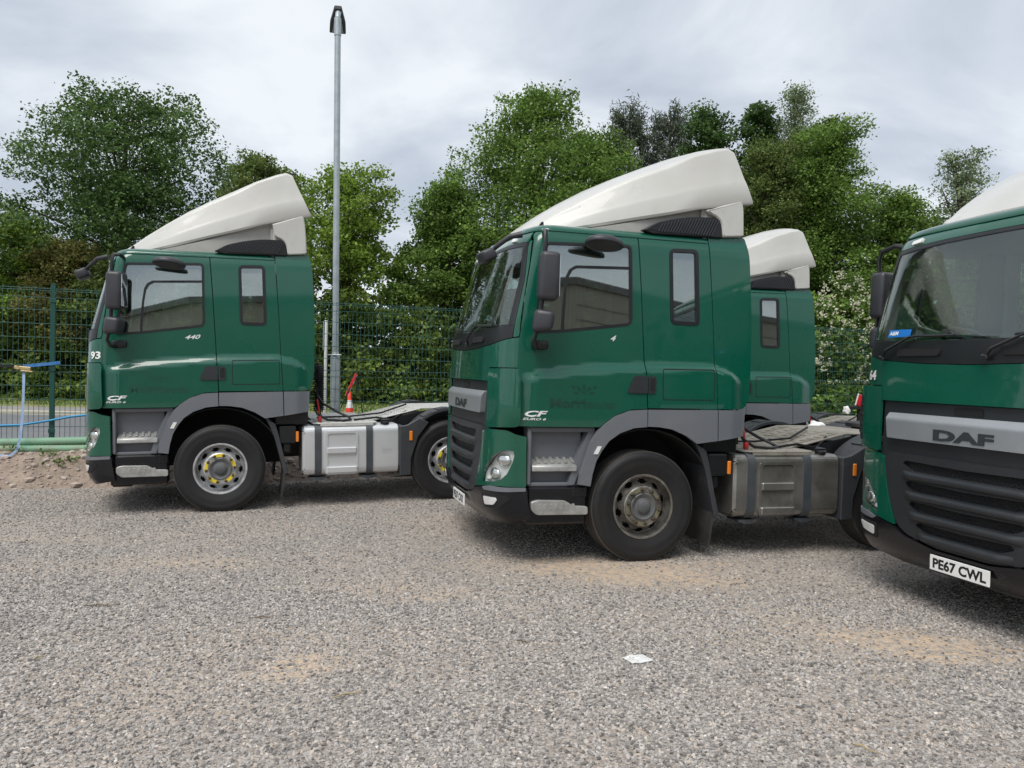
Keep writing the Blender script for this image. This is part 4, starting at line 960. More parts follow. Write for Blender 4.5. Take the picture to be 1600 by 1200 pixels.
g = grid_mesh('gravel_yard', xs, ys, yard_z, 'gravel', {'dust': dust}); tag(g, kind='structure')

# loose stones lying on the near gravel, fewer with distance
def stone_material():
    m, n, k, b = nmat('loose_stone'); b.inputs['Roughness'].default_value = .75; b.inputs['Specular IOR Level'].default_value = .3
    oi = n.new('ShaderNodeObjectInfo'); r = n.new('ShaderNodeValToRGB'); k.new(oi.outputs['Random'], r.inputs[0]); e = r.color_ramp.elements
    e[0].color = (.11, .103, .099, 1); e[1].color = (.66, .62, .58, 1)
    for p, c in ((.25, (.24, .224, .21)), (.65, (.375, .35, .327)), (.92, (.49, .45, .415)), (.98, (.46, .385, .31))): q = e.new(p); q.color = (*c, 1)
    k.new(r.outputs[0], b.inputs['Base Color']); return m
MT['stone'] = stone_material()
def stones(name, x0, x1, y0, y1, step, density, size, seed, dfun):
    o = grid_mesh(name, np.arange(x0, x1, step), np.arange(y0, y1, step), lambda x, y: gz(x, y)+.001, 'stone', {'dens': dfun})
    G = bpy.data.node_groups.new(name, 'GeometryNodeTree'); G.interface.new_socket('Geometry', in_out='INPUT', socket_type='NodeSocketGeometry'); G.interface.new_socket('Geometry', in_out='OUTPUT', socket_type='NodeSocketGeometry')
    n = G.nodes; k = G.links; gi = n.new('NodeGroupInput'); go = n.new('NodeGroupOutput')
    di = n.new('GeometryNodeDistributePointsOnFaces'); di.distribute_method = 'RANDOM'; k.new(gi.outputs[0], di.inputs['Mesh'])
    na = n.new('GeometryNodeInputNamedAttribute'); na.data_type = 'FLOAT'; na.inputs['Name'].default_value = 'dens'
    mu = n.new('ShaderNodeMath'); mu.operation = 'MULTIPLY'; mu.inputs[1].default_value = density; k.new(na.outputs['Attribute'], mu.inputs[0]); k.new(mu.outputs[0], di.inputs['Density']); di.inputs['Seed'].default_value = seed
    ins = n.new('GeometryNodeInstanceOnPoints'); k.new(di.outputs['Points'], ins.inputs['Points'])
    jn = n.new('GeometryNodeJoinGeometry')
    for q in range(4):
        ic = n.new('GeometryNodeMeshIcoSphere'); ic.inputs['Radius'].default_value = 1; ic.inputs['Subdivisions'].default_value = 2
        sp = n.new('GeometryNodeSetPosition'); k.new(ic.outputs[0], sp.inputs['Geometry'])
        no = n.new('ShaderNodeTexNoise'); no.noise_dimensions = '4D'; no.inputs['Scale'].default_value = 1.1; no.inputs['W'].default_value = q*7.3+seed; no.inputs['Detail'].default_value = 1
        ps = n.new('GeometryNodeInputPosition'); k.new(ps.outputs[0], no.inputs['Vector'])
        sb = n.new('ShaderNodeVectorMath'); sb.operation = 'SUBTRACT'; sb.inputs[1].default_value = (.5, .5, .5); k.new(no.outputs['Color'], sb.inputs[0])
        sc = n.new('ShaderNodeVectorMath'); sc.operation = 'SCALE'; sc.inputs['Scale'].default_value = 2.4; k.new(sb.outputs[0], sc.inputs[0]); k.new(sc.outputs[0], sp.inputs['Offset'])
        tr = n.new('GeometryNodeTransform'); tr.inputs['Scale'].default_value = (1, .78, .62); k.new(sp.outputs[0], tr.inputs['Geometry'])
        sm_ = n.new('GeometryNodeSetMaterial'); sm_.inputs['Material'].default_value = MT['stone']; k.new(tr.outputs[0], sm_.inputs['Geometry'])
        gt = n.new('GeometryNodeGeometryToInstance'); k.new(sm_.outputs[0], gt.inputs[0]); k.new(gt.outputs[0], jn.inputs[0])
    k.new(jn.outputs[0], ins.inputs['Instance']); ins.inputs['Pick Instance'].default_value = True
    def rnd(lo, hi, s, vec=False):
        r = n.new('FunctionNodeRandomValue'); r.data_type = 'FLOAT_VECTOR' if vec else 'FLOAT'
        if vec: r.inputs[0].default_value = lo; r.inputs[1].default_value = hi; r.inputs['Seed'].default_value = s; return r.outputs[0]
        r.inputs[2].default_value = lo; r.inputs[3].default_value = hi; r.inputs['Seed'].default_value = s; return r.outputs[1]
    k.new(rnd((-.5, -.5, 0), (.5, .5, 6.28), 1, True), ins.inputs['Rotation']); k.new(rnd(size*.45, size*1.15, 2), ins.inputs['Scale'])
    k.new(ins.outputs[0], go.inputs[0]); md = o.modifiers.new('scatter', 'NODES'); md.node_group = G; tag(o, kind='stuff'); return o
def d_near(x, y):
    vis = (np.abs(x) < .70*y+.25); return vis*np.clip(1-.9*dust(x, y), .08, 1)*(.75+.35*vnoise(x, y, 1.7, 4))*sstep((6.6-y)/1.2)
def d_far(x, y):
    vis = (np.abs(x) < .70*y+.25)*(dn_of(x, y) < -.05); return vis*np.clip(1-.95*dust(x, y), .05, 1)*sstep((y-5.0)/1.0)*(.75+.35*vnoise(x, y, 1.7, 4))
o = stones('loose_gravel', -5.0, 5.2, 2.2, 6.7, .1, 3900, .0112, 3, d_near); tag(o, 'loose grey gravel stones covering the near yard', 'gravel')
o = stones('gravel_grit', -8, 8, 5.0, 12.6, .15, 1500, .0112, 8, d_far); tag(o, 'finer grey gravel stones farther off around the trucks', 'gravel')

# dirt bank under the fence
tt = np.arange(-7, 32, .055); dd = np.concatenate([np.arange(-.16, 1.6, .045), np.arange(1.6, 3.2, .15)])
b = grid_mesh('dirt_bank', tt, dd, lambda t, d: bank_z(t, d), 'soil')
co = np.array([v.co[:] for v in b.data.vertices]); P2 = E0+co[:, :1]*FD+co[:, 1:2]*FN; co[:, :2] = P2; b.data.vertices.foreach_set('co', co.ravel()); b.data.update(); tag(b, kind='structure')
def on_bank(t, dn): p = E0+t*FD+dn*FN; return Vector((p[0], p[1], float(bank_z(np.array([t]), np.array([dn]))[0])))
# road beyond the fence, kerb, footway, verge
def quad_sheet(name, pts, z, m):
    o = raw(name, [(x, y, z) for x, y in pts], [tuple(range(len(pts)))], m); tag(o, kind='structure'); return o
pA = E0-20*FD+2.7*FN; pB = E0+60*FD+2.7*FN
quad_sheet('road', [(-75, 7), tuple(pA), tuple(pB), (75, 24.7), (-75, 24.7)], -.02, 'asphalt')
kb = MB(); kb.box(-75, 75, 24.7, 24.85, -.10, .105, .012); o = kb.build('kerb', 'kerb'); tag(o, kind='structure')
quad_sheet('footway', [(-75, 24.85), (75, 24.85), (75, 27.2), (-75, 27.2)], .09, 'foot')
o = grid_mesh('grass_verge', np.linspace(-75, 75, 300), np.linspace(27.1, 46, 50), lambda x, y: .095+.25*sstep((y-27)/5)+.05*vnoise(x, y, .9), 'grass'); tag(o, kind='structure')

# rubble on the bank
rng = random.Random(4)
def rock_mesh(seed, r):
    q = random.Random(seed); bm = bmesh.new(); bmesh.ops.create_icosphere(bm, subdivisions=1, radius=1)
    for v in bm.verts: v.co *= q.uniform(.72, 1.15); v.co.z *= .7
    me = bpy.data.meshes.new('stone'); bm.to_mesh(me); bm.free(); me.materials.append(MT['rock']); return me
MT['rock'] = mat('bank_stone', (.46, .39, .34), .85, noise=(6, .9, (.28, .22, .18)), bump=(14, .5))
RM = [rock_mesh(i, 1) for i in range(5)]
rv, rf = [], []
for k in range(6500):
    t = rng.uniform(-3, 14); dn = rng.uniform(-.10, .75) if rng.random() < .75 else rng.uniform(-.12, 0); p = on_bank(t, dn); s = .010*math.exp(rng.gauss(.40, .62)); me = RM[rng.randrange(5)]; an = rng.random()*6.28; bs = len(rv)
    for v in me.vertices: rv.append((p.x+s*(v.co.x*math.cos(an)-v.co.y*math.sin(an)), p.y+s*(v.co.x*math.sin(an)+v.co.y*math.cos(an)), p.z+s*v.co.z*.9))
    rf += [tuple(i+bs for i in f.vertices) for f in me.polygons]
o = raw('bank_rubble', rv, rf, 'rock'); tag(o, 'pinkish stones and clods strewn over the dirt bank', 'rubble', kind='stuff')

# ================================================================== fence
SP = 3.18; ZB = .40
def fence():
    root = empty('mesh_fence', (float(F0[0]), float(F0[1]), ZB), (0, 0, FA)); tag(root, 'tall green welded wire mesh fence along the dirt bank behind the trucks', 'fence')
    def post(m):
        b = MB(); b.box(-.03, .03, -.03, .03, -.45, 2.44, .004); b.box(-.032, .032, -.032, .032, 2.44, 2.452, .003)
        for z in (.3, 1.2, 2.2): b.box(-.045, .045, -.042, -.030, z-.03, z+.03, .004)
        return b.mesh('post', m)
    def meshp(m):
        b = MB(); L = SP-.07; zs = []; folds = (.11, 1.21, 2.29)
        prof = [(0, 0)]
        for f in folds: prof += [(f-.05, 0), (f, -.035), (f+.05, 0)]
        prof += [(2.40, 0)]
        for k in range(48):
            x = .035+L*k/47; b.tube([(x, y, z) for z, y in prof],   .0034, 4, False)
        hz = [.02, .06, .16, .36, .56, .76, .96, 1.16, 1.26, 1.46, 1.66, 1.86, 2.06, 2.24, 2.34, 2.37]
        for z in hz: b.tube([(.03, -.005, z), (.04+L, -.005, z)], .0044, 4, False)
        return b.mesh('wire', m, None)
    for k in range(-2, 10):
        o = obj('post', 'fencepost', post, 'fence', root); o.location = (k*SP, 0, 0)
        if k < 9: o = obj('wire_panel', 'fencewire', meshp, 'wire', root); o.location = (k*SP, -.02, 0)
fence()

# ================================================================== lamp column, marker post, cone, sign frame
b = MB(); lp = at_depth(522.5, 640, 13.55); 
LC = empty('lamp_column', (lp.x+.03, 13.55, -.02), (0, R_(-.85), 0)); tag(LC, 'tall galvanised steel lamp column with a black lantern on top', 'lamp post')
b.tube([(0, 0, 0), (0, 0, 1.90), (0, 0, 1.94), (0, 0, 2.0)], [.084, .084, .075, .060], 20); b.build('base_section', 'galv', LC)
b = MB(); b.tube([(0, 0, 1.98), (.02, 0, 7.50)], [.056, .052], 20); b.build('shaft', 'galv', LC)
b = MB(); b.tube([(.02, 0, 7.45), (.02, 0, 7.75)], .060, 20); b.tube([(.02, 0, 7.75), (.02, .03, 7.85), (.02, .10, 7.91)], .048, 12); b.build('spigot', 'galv', LC)
b = MB()   # lantern reaching out over the road, wide end away from the yard
b.prism([(-.06, -.04), (.06, -.04), (.135, .42), (.145, .72), (-.145, .72), (-.135, .42)], 0, .075, 'z', c=.012)
hd_ = b.build('lantern', 'lamphead', LC); hd_.location = (.02, .02, 7.89); hd_.rotation_euler = (R_(-8), 0, R_(13))
b = MB(); b.prism([(-.06, .30), (.06, .30), (.10, .66), (-.10, .66)], -.010, 0, 'z'); b.build('lamp_glass', 'galv', hd_)
b = MB(); b.tube([(-.13, -.09, 1.95), (.12, -.09, 1.95)], .012, 6); b.build('band_clamp', 'galv', LC)
b = MB(); b.box(-.035, .035, -.02, .02, 1.0, 1.6, .004, Matrix.Translation((0, -.075, -.55))); b.build('access_door', 'galv', LC)
wp = at_depth(508, 600, 13.35)
WP = empty('marker_post', (wp.x, 13.35, 0)); tag(WP, 'thin white marker post beside the lamp column', 'post')
b = MB(); b.tube([(0, 0, 0), (0, 0, 2.5)], .026, 12); b.tube([(0, 0, 2.5), (0, 0, 2.515)], .028, 12); b.build('shaft', 'cone_white', WP)
b = MB(); b.box(-.045, -.02, -.03, .03, 2.0, 2.5, .004); b.build('marker_strip', 'galv', WP)
cpos = ground_at(546, 668); cy = 23.0; cpos = at_depth(546, 640, cy)
CN = empty('traffic_cone', (cpos.x, cy, -.02)); tag(CN, 'red and white traffic cone on the road behind the fence', 'traffic cone')
b = MB(); b.box(-.24, .24, -.24, .24, 0, .05, .015); b.build('foot', 'matt', CN)
for nm, z0, z1, mm in (('lower_band', .05, .53, 'cone_red'), ('white_sleeve', .53, .76, 'cone_white'), ('upper_band', .76, 1.0, 'cone_red')):
    r = lambda z: .17-.135*z
    b = MB(); b.lathe([(r(z0), z0), (r(z1), z1)]+([(r(z1)*.9, 1.005), (.02, 1.0)] if z1 == 1.0 else []), 24, axis='z'); b.build(nm, mm, CN)
sp_ = at_depth(552, 600, 22.6)
SG = empty('road_sign_frame', (sp_.x, 22.6, -.02)); tag(SG, 'red and white road sign tipped sideways on thin black legs behind the cone', 'road sign')
b = MB(); a_ = at_depth(541, 619, 22.6)-Vector((sp_.x, 22.6, -.02)); c_ = at_depth(557, 584, 22.6)-Vector((sp_.x, 22.6, -.02)); dv = (c_-a_); L_ = dv.length
M_ = Matrix.Translation((a_+c_)/2) @ dv.to_track_quat('Z', 'Y').to_matrix().to_4x4()
b.box(-.06, .06, -.035, .035, -L_/2, L_/2, .01, M_); pn = b.build('sign_plate', 'signred', SG)
b = MB()
for q in (-.42, -.15, .12, .38): b.box(-.045, .045, -.04, -.034, q*L_-.05, q*L_+.05, .003, M_)
b.build('white_bars', 'cone_white', pn)
b = MB(); b.tube([c_, (.30, .25, 0)], .014, 6); b.tube([c_, (-.55, -.2, 0)], .014, 6); b.tube([a_+dv*.9, (.45, -.3, 0)], .014, 6); b.build('legs', 'matt', SG)

# ================================================================== pipes, hose, straps at the bank
for i, (dn, z, r) in enumerate(((.93, .555, .060), (.83, .452, .056))):
    b = MB(); pts = []; rs = []
    for k in range(330):
        t = -5+k*.023; p = E0+t*FD+(dn+.02*math.sin(t*1.3+i))*FN; pts.append((p[0], p[1], z+.012*math.sin(t*.9+i*2))); rs.append(r if k % 2 else r*.93)
    o = b.tube(pts, rs, 14).build('corrugated_pipe', 'pipe', None, 60)
    tag(o, ('upper of two green corrugated pipes lying along the fence foot', 'lower of two green corrugated pipes, half sunk in the dirt bank')[i], 'pipe', 'pipes along the fence')
b = MB(); hp = []
for k, (u, v) in enumerate(((-160, 662), (-60, 667), (0, 665), (32, 664), (60, 660), (84, 656), (110, 651), (135, 648.5), (160, 648), (230, 655), (300, 662))):
    # along the fence face
    d = ray(u, v); n_ = Vector((FN[0], FN[1], 0)); q = Vector((F0[0], F0[1], 0))-n_*.05; t = (q-Vector((0, 0, H))).dot(n_)/d.dot(n_); hp.append(Vector((0, 0, H))+d*t)
o = b.tube(hp, .017, 8).build('blue_hose', 'hose', None, 60); tag(o, 'thin blue hose strung along the fence at knee height', 'hose')
def on_fence(u, v, off=.06):
    d = ray(u, v); n_ = Vector((FN[0], FN[1], 0)); q = Vector((F0[0], F0[1], 0))-n_*off; t = (q-Vector((0, 0, H))).dot(n_)/d.dot(n_); return Vector((0, 0, H))+d*t
def ribbon(pts, w, nrm, th=.004):
    V = []; F = []
    for i, p in enumerate(pts):
        t = (pts[min(i+1, len(pts)-1)]-pts[max(i-1, 0)]).normalized(); s = t.cross(nrm[i] if isinstance(nrm, list) else nrm).normalized()*(w/2); n_ = s.cross(t).normalized()*th/2
        V += [p-s-n_, p+s-n_, p+s+n_, p-s+n_]
    for i in range(len(pts)-1):
        for j in range(4): F.append((4*i+j, 4*i+(j+1) % 4, 4*i+4+(j+1) % 4, 4*i+4+j))
    F += [(3, 2, 1, 0), tuple(4*(len(pts)-1)+j for j in range(4))]; return V, F
RS = empty('ratchet_strap', tuple(on_fence(38, 690))); tag(RS, 'blue ratchet strap tied to the green fence post with its faded tail hanging down', 'strap')
o0 = Vector(RS.location)
fn3 = Vector((-FN[0], -FN[1], 0))
v, f = ribbon([on_fence(94, 566.5)-o0, on_fence(70, 569)-o0, on_fence(36, 572.5)-o0], .046, fn3); raw('blue_webbing', v, f, 'strapblue', RS)
v, f = ribbon([on_fence(30, 573)-o0, on_fence(0, 571.5)-o0, on_fence(-120, 566)-o0], .035, fn3); raw('black_webbing', v, f, 'cable', RS)
b = MB(); M_ = Matrix.Translation(on_fence(36, 575, .09)-o0) @ Matrix.Rotation(FA, 4, 'Z') @ Matrix.Rotation(R_(5), 4, 'Y')
b.box(-.11, .10, -.03, .02, -.025, .025, .01, M_); b.box(-.02, .13, -.045, .0, -.05, -.03, .006, M_); b.tube([M_ @ Vector((-.06, -.035, .0)), M_ @ Vector((-.06, .03, 0))], .028, 10); b.build('ratchet', 'brass', RS)
tail = [(37, 579), (37, 600), (35.5, 640), (33.5, 665), (31, 686), (26, 704), (16, 712)]
pt = [on_fence(u, v, .09+.075*i)-o0 for i, (u, v) in enumerate(tail)]
for dn, t, zz_ in ((.60, -.30, .03), (.47, -.33, .03), (.36, -.20, .03), (.26, -.24, .02), (.20, -.20, .02)): p = on_bank(t, dn); pt.append(p+Vector((0, 0, zz_))-o0)
nr = [fn3.lerp(Vector((.5, -.3, .4)), min(1, i/6)) for i in range(len(pt))]
v, f = ribbon(pt, .034, nr); raw('hanging_webbing', v, f, 'strapold', RS)

# ================================================================== foliage
def leaf_mat(name, c0, c1, c2, trans=.42):
    m, n, k, b = nmat(name); o = n['Material Output']
    ge = n.new('ShaderNodeNewGeometry'); r = n.new('ShaderNodeValToRGB'); k.new(ge.outputs['Random Per Island'], r.inputs[0]); e = r.color_ramp.elements
    e[0].color = (*c0, 1); e[1].color = (*c2, 1); q = e.new(.55); q.color = (*c1, 1)
    t = n.new('ShaderNodeTexCoord'); no = n.new('ShaderNodeTexNoise'); no.inputs['Scale'].default_value = .55; no.inputs['Detail'].default_value = 3; k.new(t.outputs['Object'], no.inputs[0])
    hs = n.new('ShaderNodeHueSaturation'); mr = n.new('ShaderNodeMapRange'); mr.inputs[1].default_value = .3; mr.inputs[2].default_value = .7; mr.inputs[3].default_value = .72; mr.inputs[4].default_value = 1.3; k.new(no.outputs[0], mr.inputs[0]); k.new(mr.outputs[0], hs.inputs['Value']); k.new(r.outputs[0], hs.inputs['Color'])
    k.new(hs.outputs[0], b.inputs['Base Color']); b.inputs['Roughness'].default_value = .55; b.inputs['Specular IOR Level'].default_value = .3
    tl = n.new('ShaderNodeBsdfTranslucent'); k.new(hs.outputs[0], tl.inputs[0]); x = n.new('ShaderNodeMixShader'); x.inputs[0].default_value = trans; k.new(b.outputs[0], x.inputs[1]); k.new(tl.outputs[0], x.inputs[2]); k.new(x.outputs[0], o.inputs[0]); return m
MT['oak'] = leaf_mat('oak_leaf', (0.033, 0.077, 0.022), (0.080, 0.149, 0.039), (0.159, 0.250, 0.068))
MT['oak2'] = leaf_mat('mid_green_leaf', (0.063, 0.126, 0.026), (0.137, 0.234, 0.046), (0.266, 0.384, 0.083))
MT['lime'] = leaf_mat('light_green_leaf', (0.106, 0.178, 0.027), (0.194, 0.297, 0.043), (0.324, 0.446, 0.081))
MT['olive'] = leaf_mat('olive_leaf', (0.058, 0.096, 0.026), (0.119, 0.174, 0.044), (0.225, 0.270, 0.077))
MT['russet'] = leaf_mat('russet_leaf', (0.089, 0.085, 0.026), (0.164, 0.144, 0.045), (0.194, 0.236, 0.052))
MT['pine'] = leaf_mat('pine_needle', (0.046, 0.067, 0.040), (0.084, 0.110, 0.066), (0.150, 0.174, 0.105), .15)
MT['birch'] = leaf_mat('birch_leaf', (0.114, 0.162, 0.077), (0.204, 0.258, 0.132), (0.360, 0.420, 0.237))
MT['hedge'] = leaf_mat('hedge_leaf', (0.049, 0.090, 0.018), (0.127, 0.193, 0.035), (0.267, 0.345, 0.073))
MT['blossom'] = leaf_mat('blossom', (.62, .60, .42), (.75, .74, .58), (.8, .8, .68))
MT['weed'] = leaf_mat('weed_leaf', (.05, .12, .02), (.10, .20, .03), (.20, .30, .06))
def leaves(name, C, size, m, parent, seed, up=.35, asp=.6, spread=None, fold=.25):
    """C: (n,3) leaf positions -> one mesh of folded two-triangle leaves"""
    r = np.random.default_rng(seed); n = len(C)
    d = r.normal(size=(n, 3)); d /= np.linalg.norm(d, axis=1, keepdims=True)
    nn = r.normal(size=(n, 3)); nn[:, 2] = np.abs(nn[:, 2])+up; nn /= np.linalg.norm(nn, axis=1, keepdims=True)
    d -= nn*(d*nn).sum(1, keepdims=True); d /= np.linalg.norm(d, axis=1, keepdims=True)+1e-9
    sd_ = np.cross(nn, d); s = size*r.uniform(.6, 1.35, (n, 1))
    a = C-d*s*.5; t = C+d*s*.5; l = C+sd_*s*asp*.5+nn*s*fold*.3; q = C-sd_*s*asp*.5+nn*s*fold*.3
    V = np.stack([a, q, t, l], 1).reshape(-1, 3); i = np.arange(n)*4
    F = np.stack([i, i+1, i+2, i, i+2, i+3], -1).reshape(-1)
    me = bpy.data.meshes.new(name); me.vertices.add(4*n); me.vertices.foreach_set('co', V.ravel()); me.loops.add(6*n); me.loops.foreach_set('vertex_index', F); me.polygons.add(2*n); me.polygons.foreach_set('loop_start', np.arange(0, 6*n, 3)); me.polygons.foreach_set('loop_total', np.full(2*n, 3)); me.update(calc_edges=True); me.materials.append(MT[m])
    return link(bpy.data.objects.new(name, me), parent)
def crown_points(r, blobs, n, per=26, sig=.28, shell=.5, gap=0):
    """leaf clusters spread through the outer part of each blob; every cluster is a little spray of leaves"""
    w = np.array([b[3]*b[4]*b[5] for b in blobs])**.7; w /= w.sum(); out = []
    for b, ww in zip(blobs, w):
        k = max(3, int(n*ww/per)); d = r.normal(size=(k, 3)); d /= np.linalg.norm(d, axis=1, keepdims=True); rad = (shell+(1-shell)*r.random((k, 1))**.6)
        c = np.array(b[:3])+d*rad*np.array(b[3:6])
        s = sig*r.uniform(.6, 1.4, (k, 1, 1)); off = np.clip(r.normal(size=(k, per, 3)), -1.2, 1.2)*s*np.array([1, 1, .5]); out.append((c[:, None]+off).reshape(-1, 3))
    return np.concatenate(out)
def tree(name, label, x, y, ht, hwid, cb, m, n, seed, size=.17, sig=.3, per=38, nb=26, round_=.9, cat='tree', shape=None, shell=.5, z0=.2, trunk=.22, group='trees behind the road', core=True):
    """cb: crown base height; shape(t) gives the relative half width at crown height fraction t"""
    r = np.random.default_rng(seed); root = empty(name, (x, y, z0)); tag(root, label, cat, group)
    shape = shape or (lambda t: math.sin(math.pi*min(1, .18+.80*t))**.6)
    blobs = []
    for k in range(nb):
        t = (k+.5)/nb; z = cb+(ht-cb)*t*.94; a = k*2.4+seed; wv = hwid*shape(t); rr = wv*r.uniform(.3, 1.0); br = max(.5, hwid*r.uniform(.20, .36)*(.55+.45*shape(t)))
        blobs.append((rr*math.cos(a), rr*math.sin(a), z, br, br, br*r.uniform(.6, .85)))
    for k in range(6 if core else 0): t = k/5; blobs.append((r.normal()*.2, r.normal()*.2, cb+(ht-cb)*(.15+.70*t), hwid*.42*shape(t), hwid*.42*shape(t), (ht-cb)*.10))
    # a ragged top
    blobs.append((r.normal()*.3, 0, ht-.5, hwid*.2, hwid*.2, .6))
    leaves('crown', crown_points(r, blobs, int(n*1.65), per, sig*1.05, shell), size*.80, m, root, seed)
    b = MB(); b.tube([(0, 0, -.5), (.05, 0, cb*.6), (-.05, .05, cb+(ht-cb)*.35), (0, 0, ht*.86)], [trunk*1.25, trunk, trunk*.6, .03], 9)
    for bl in blobs[::2]:
        s = Vector((0, 0, min(bl[2]*.75, cb+(bl[2]-cb)*.45))); e_ = Vector(bl[:3]); b.tube([s, s.lerp(e_, .5)+Vector((0, 0, .25)), e_], [trunk*.38, trunk*.22, .02], 6)
    b.build('trunk', 'bark', root, 60); return root
def px_x(u, y): return (u-800)/FPX*y

def T_(name, label, u, vtop, y, hwpx, cbv, m, n, seed, **k):
    """a tree whose top is seen at pixel (u, vtop), half width hwpx, crown base at row cbv, standing y metres off"""
    top = at_depth(u, vtop, y); z0 = k.pop('z0', .25); ht = top.z-z0; cb = max(.8, at_depth(u, cbv, y).z-z0); return tree(name, label, top.x, y, ht, hwpx/FPX*y, cb, m, n, seed, z0=z0, **k)
broad = lambda t: (1-abs(2*t-.75)**2.2*.55) if t < .9 else .62
tall = lambda t: max(.30, math.sin(math.pi*min(1, .30+.66*t))**.7)
spire = lambda t: max(.12, 1-t*.85)
T_('oak_tree', 'big dark green oak tree rising behind the leftmost truck', 196, 140, 34, 205, 425, 'oak', 36000, 11, nb=54, core=False, size=.19, sig=.34, shape=lambda t: (.95 if t < .25 else 1.0-.62*max(0, t-.30)/.7), shell=.35)
T_('sapling_tree', 'small pale olive tree just right of the big oak', 405, 240, 31, 45, 330, 'olive', 5000, 15, nb=12, size=.16, sig=.2)
T_('cherry_tree', 'loose light green tree behind the lamp column', 545, 262, 31.5, 92, 430, 'lime', 10500, 12, nb=30, size=.19, sig=.26, per=18, shape=lambda t: 1.0-.45*t, shell=.2)
T_('cherry_tree', 'airy light green tree peeking past the rear edge of the leftmost cab', 455, 262, 32.5, 45, 430, 'lime', 5200, 25, nb=18, size=.18, sig=.22, per=18, shape=lambda t: 1.0-.6*t, shell=.2)
T_('maple_tree', 'full bright green tree towering behind the middle truck', 842, 137, 34, 165, 430, 'oak2', 44000, 13, nb=54, core=False, size=.18, sig=.32, shape=lambda t: 1.0 if t < .35 else 1.0-.80*(t-.35)/.65, shell=.4)
T_('maple_tree', 'lower green tree spreading left of the towering middle one', 700, 285, 33, 88, 480, 'oak2', 21000, 14, nb=26, size=.18, sig=.3, shape=lambda t: 1.0-.62*t, shell=.4)
T_('maple_tree', 'green tree filling in right of the towering middle one', 945, 205, 35, 70, 420, 'oak2', 16000, 28, nb=22, size=.18, sig=.3, shape=lambda t: 1.0-.5*t, shell=.4)
def pine(label, u, v, y, seed):
    top = at_depth(u, v, y); root = empty('pine_tree', (top.x, y, .2)); tag(root, label, 'tree', 'pine trees'); r = np.random.default_rng(seed); ht = top.z-.2; C = []; b = MB()
    b.tube([(0, 0, -.4), (0, 0, ht*.5), (0, 0, ht-.2)], [.22, .17, .03], 8)
    for k in range(58):
        z = ht*(.42+.57*(k/58)); L = (1-(k/58))*2.6+.75; a = k*2.39+r.random(); e_ = np.array([L*math.cos(a), L*math.sin(a), .55*L*.6+.25]); s = np.array([0, 0, z-.5]); b.tube([s, s+e_*.5, s+e_], [.04, .025, .008], 5)
        for q in range(13):
            t = .35+.65*r.random(); c = s+e_*t+r.normal(size=3)*.12; n_ = 16
            C.append(c+r.normal(size=(n_, 3))*np.array([.11, .11, .26]))
    leaves('crown', np.concatenate(C), .30, 'pine', root, seed, up=-.6, asp=.16); b.build('trunk', 'bark', root, 60)
pine('dark grey green pine, left one of the two above the middle cab', 985, 163, 40, 41)
pine('dark grey green pine, right one of the two above the middle cab', 1048, 168, 41, 42)
T_('oak_tree', 'dark green tree between the pines and the tall birch', 1110, 166, 37, 60, 420, 'oak', 16000, 16, nb=24, size=.19, sig=.3, shape=lambda t: 1-.5*t)
T_('oak_tree', 'dark leafy treetop left beside the tall pale birch', 1185, 165, 37.5, 62, 400, 'oak', 15000, 17, nb=22, size=.19, sig=.28, shape=lambda t: 1-.55*t)
T_('birch_tree', 'tall slender pale birch whose tip stands above all the right trees', 1247, 128, 36, 48, 330, 'birch', 6500, 18, nb=24, size=.14, sig=.26, per=16, shape=lambda t: max(.2, 1-.8*t), shell=.1)
T_('alder_tree', 'broad mid green tree behind the half hidden rear truck', 1290, 185, 33, 118, 470, 'oak2', 42000, 19, nb=46, size=.16, sig=.3, shape=lambda t: 1.0-.62*t, shell=.4)
T_('alder_tree', 'dull green tree close behind the middle truck fairing', 1205, 215, 32.5, 62, 460, 'olive', 17000, 20, nb=24, size=.15, sig=.26, shape=lambda t: 1-.4*t)
T_('maple_tree', 'lower dark green tree left of the nearest cab windscreen', 1405, 300, 33, 58, 520, 'oak2', 19000, 22, nb=28, size=.17, sig=.28, shape=lambda t: 1-.45*t)
T_('birch_tree', 'sparse pale birch rising behind the nearest cab roof', 1505, 232, 36, 62, 400, 'birch', 5200, 21, nb=26, size=.16, sig=.28, per=16, shape=lambda t: max(.25, 1-.7*t), shell=.1)
T_('maple_tree', 'green tree seen through the nearest windscreen', 1520, 370, 32, 95, 560, 'oak2', 18000, 23, nb=24, size=.17, sig=.3)
T_('maple_tree', 'green tree at the right edge behind the nearest cab', 1660, 330, 33, 90, 560, 'oak2', 14000, 24, nb=24, size=.17, sig=.3)
T_('maple_tree', 'fresh green bush like tree at the left edge of the photo', 25, 335, 31, 75, 560, 'lime', 15000, 26, nb=22, size=.17, sig=.26)
T_('plum_tree', 'small russet olive tree between the left edge and the leftmost cab', 105, 375, 30.5, 70, 560, 'russet', 15000, 27, nb=22, size=.16, sig=.26)
T_('plum_tree', 'small yellowish olive tree behind the leftmost mirror', 175, 395, 30.3, 50, 560, 'olive', 11000, 29, nb=18, size=.16, sig=.24)

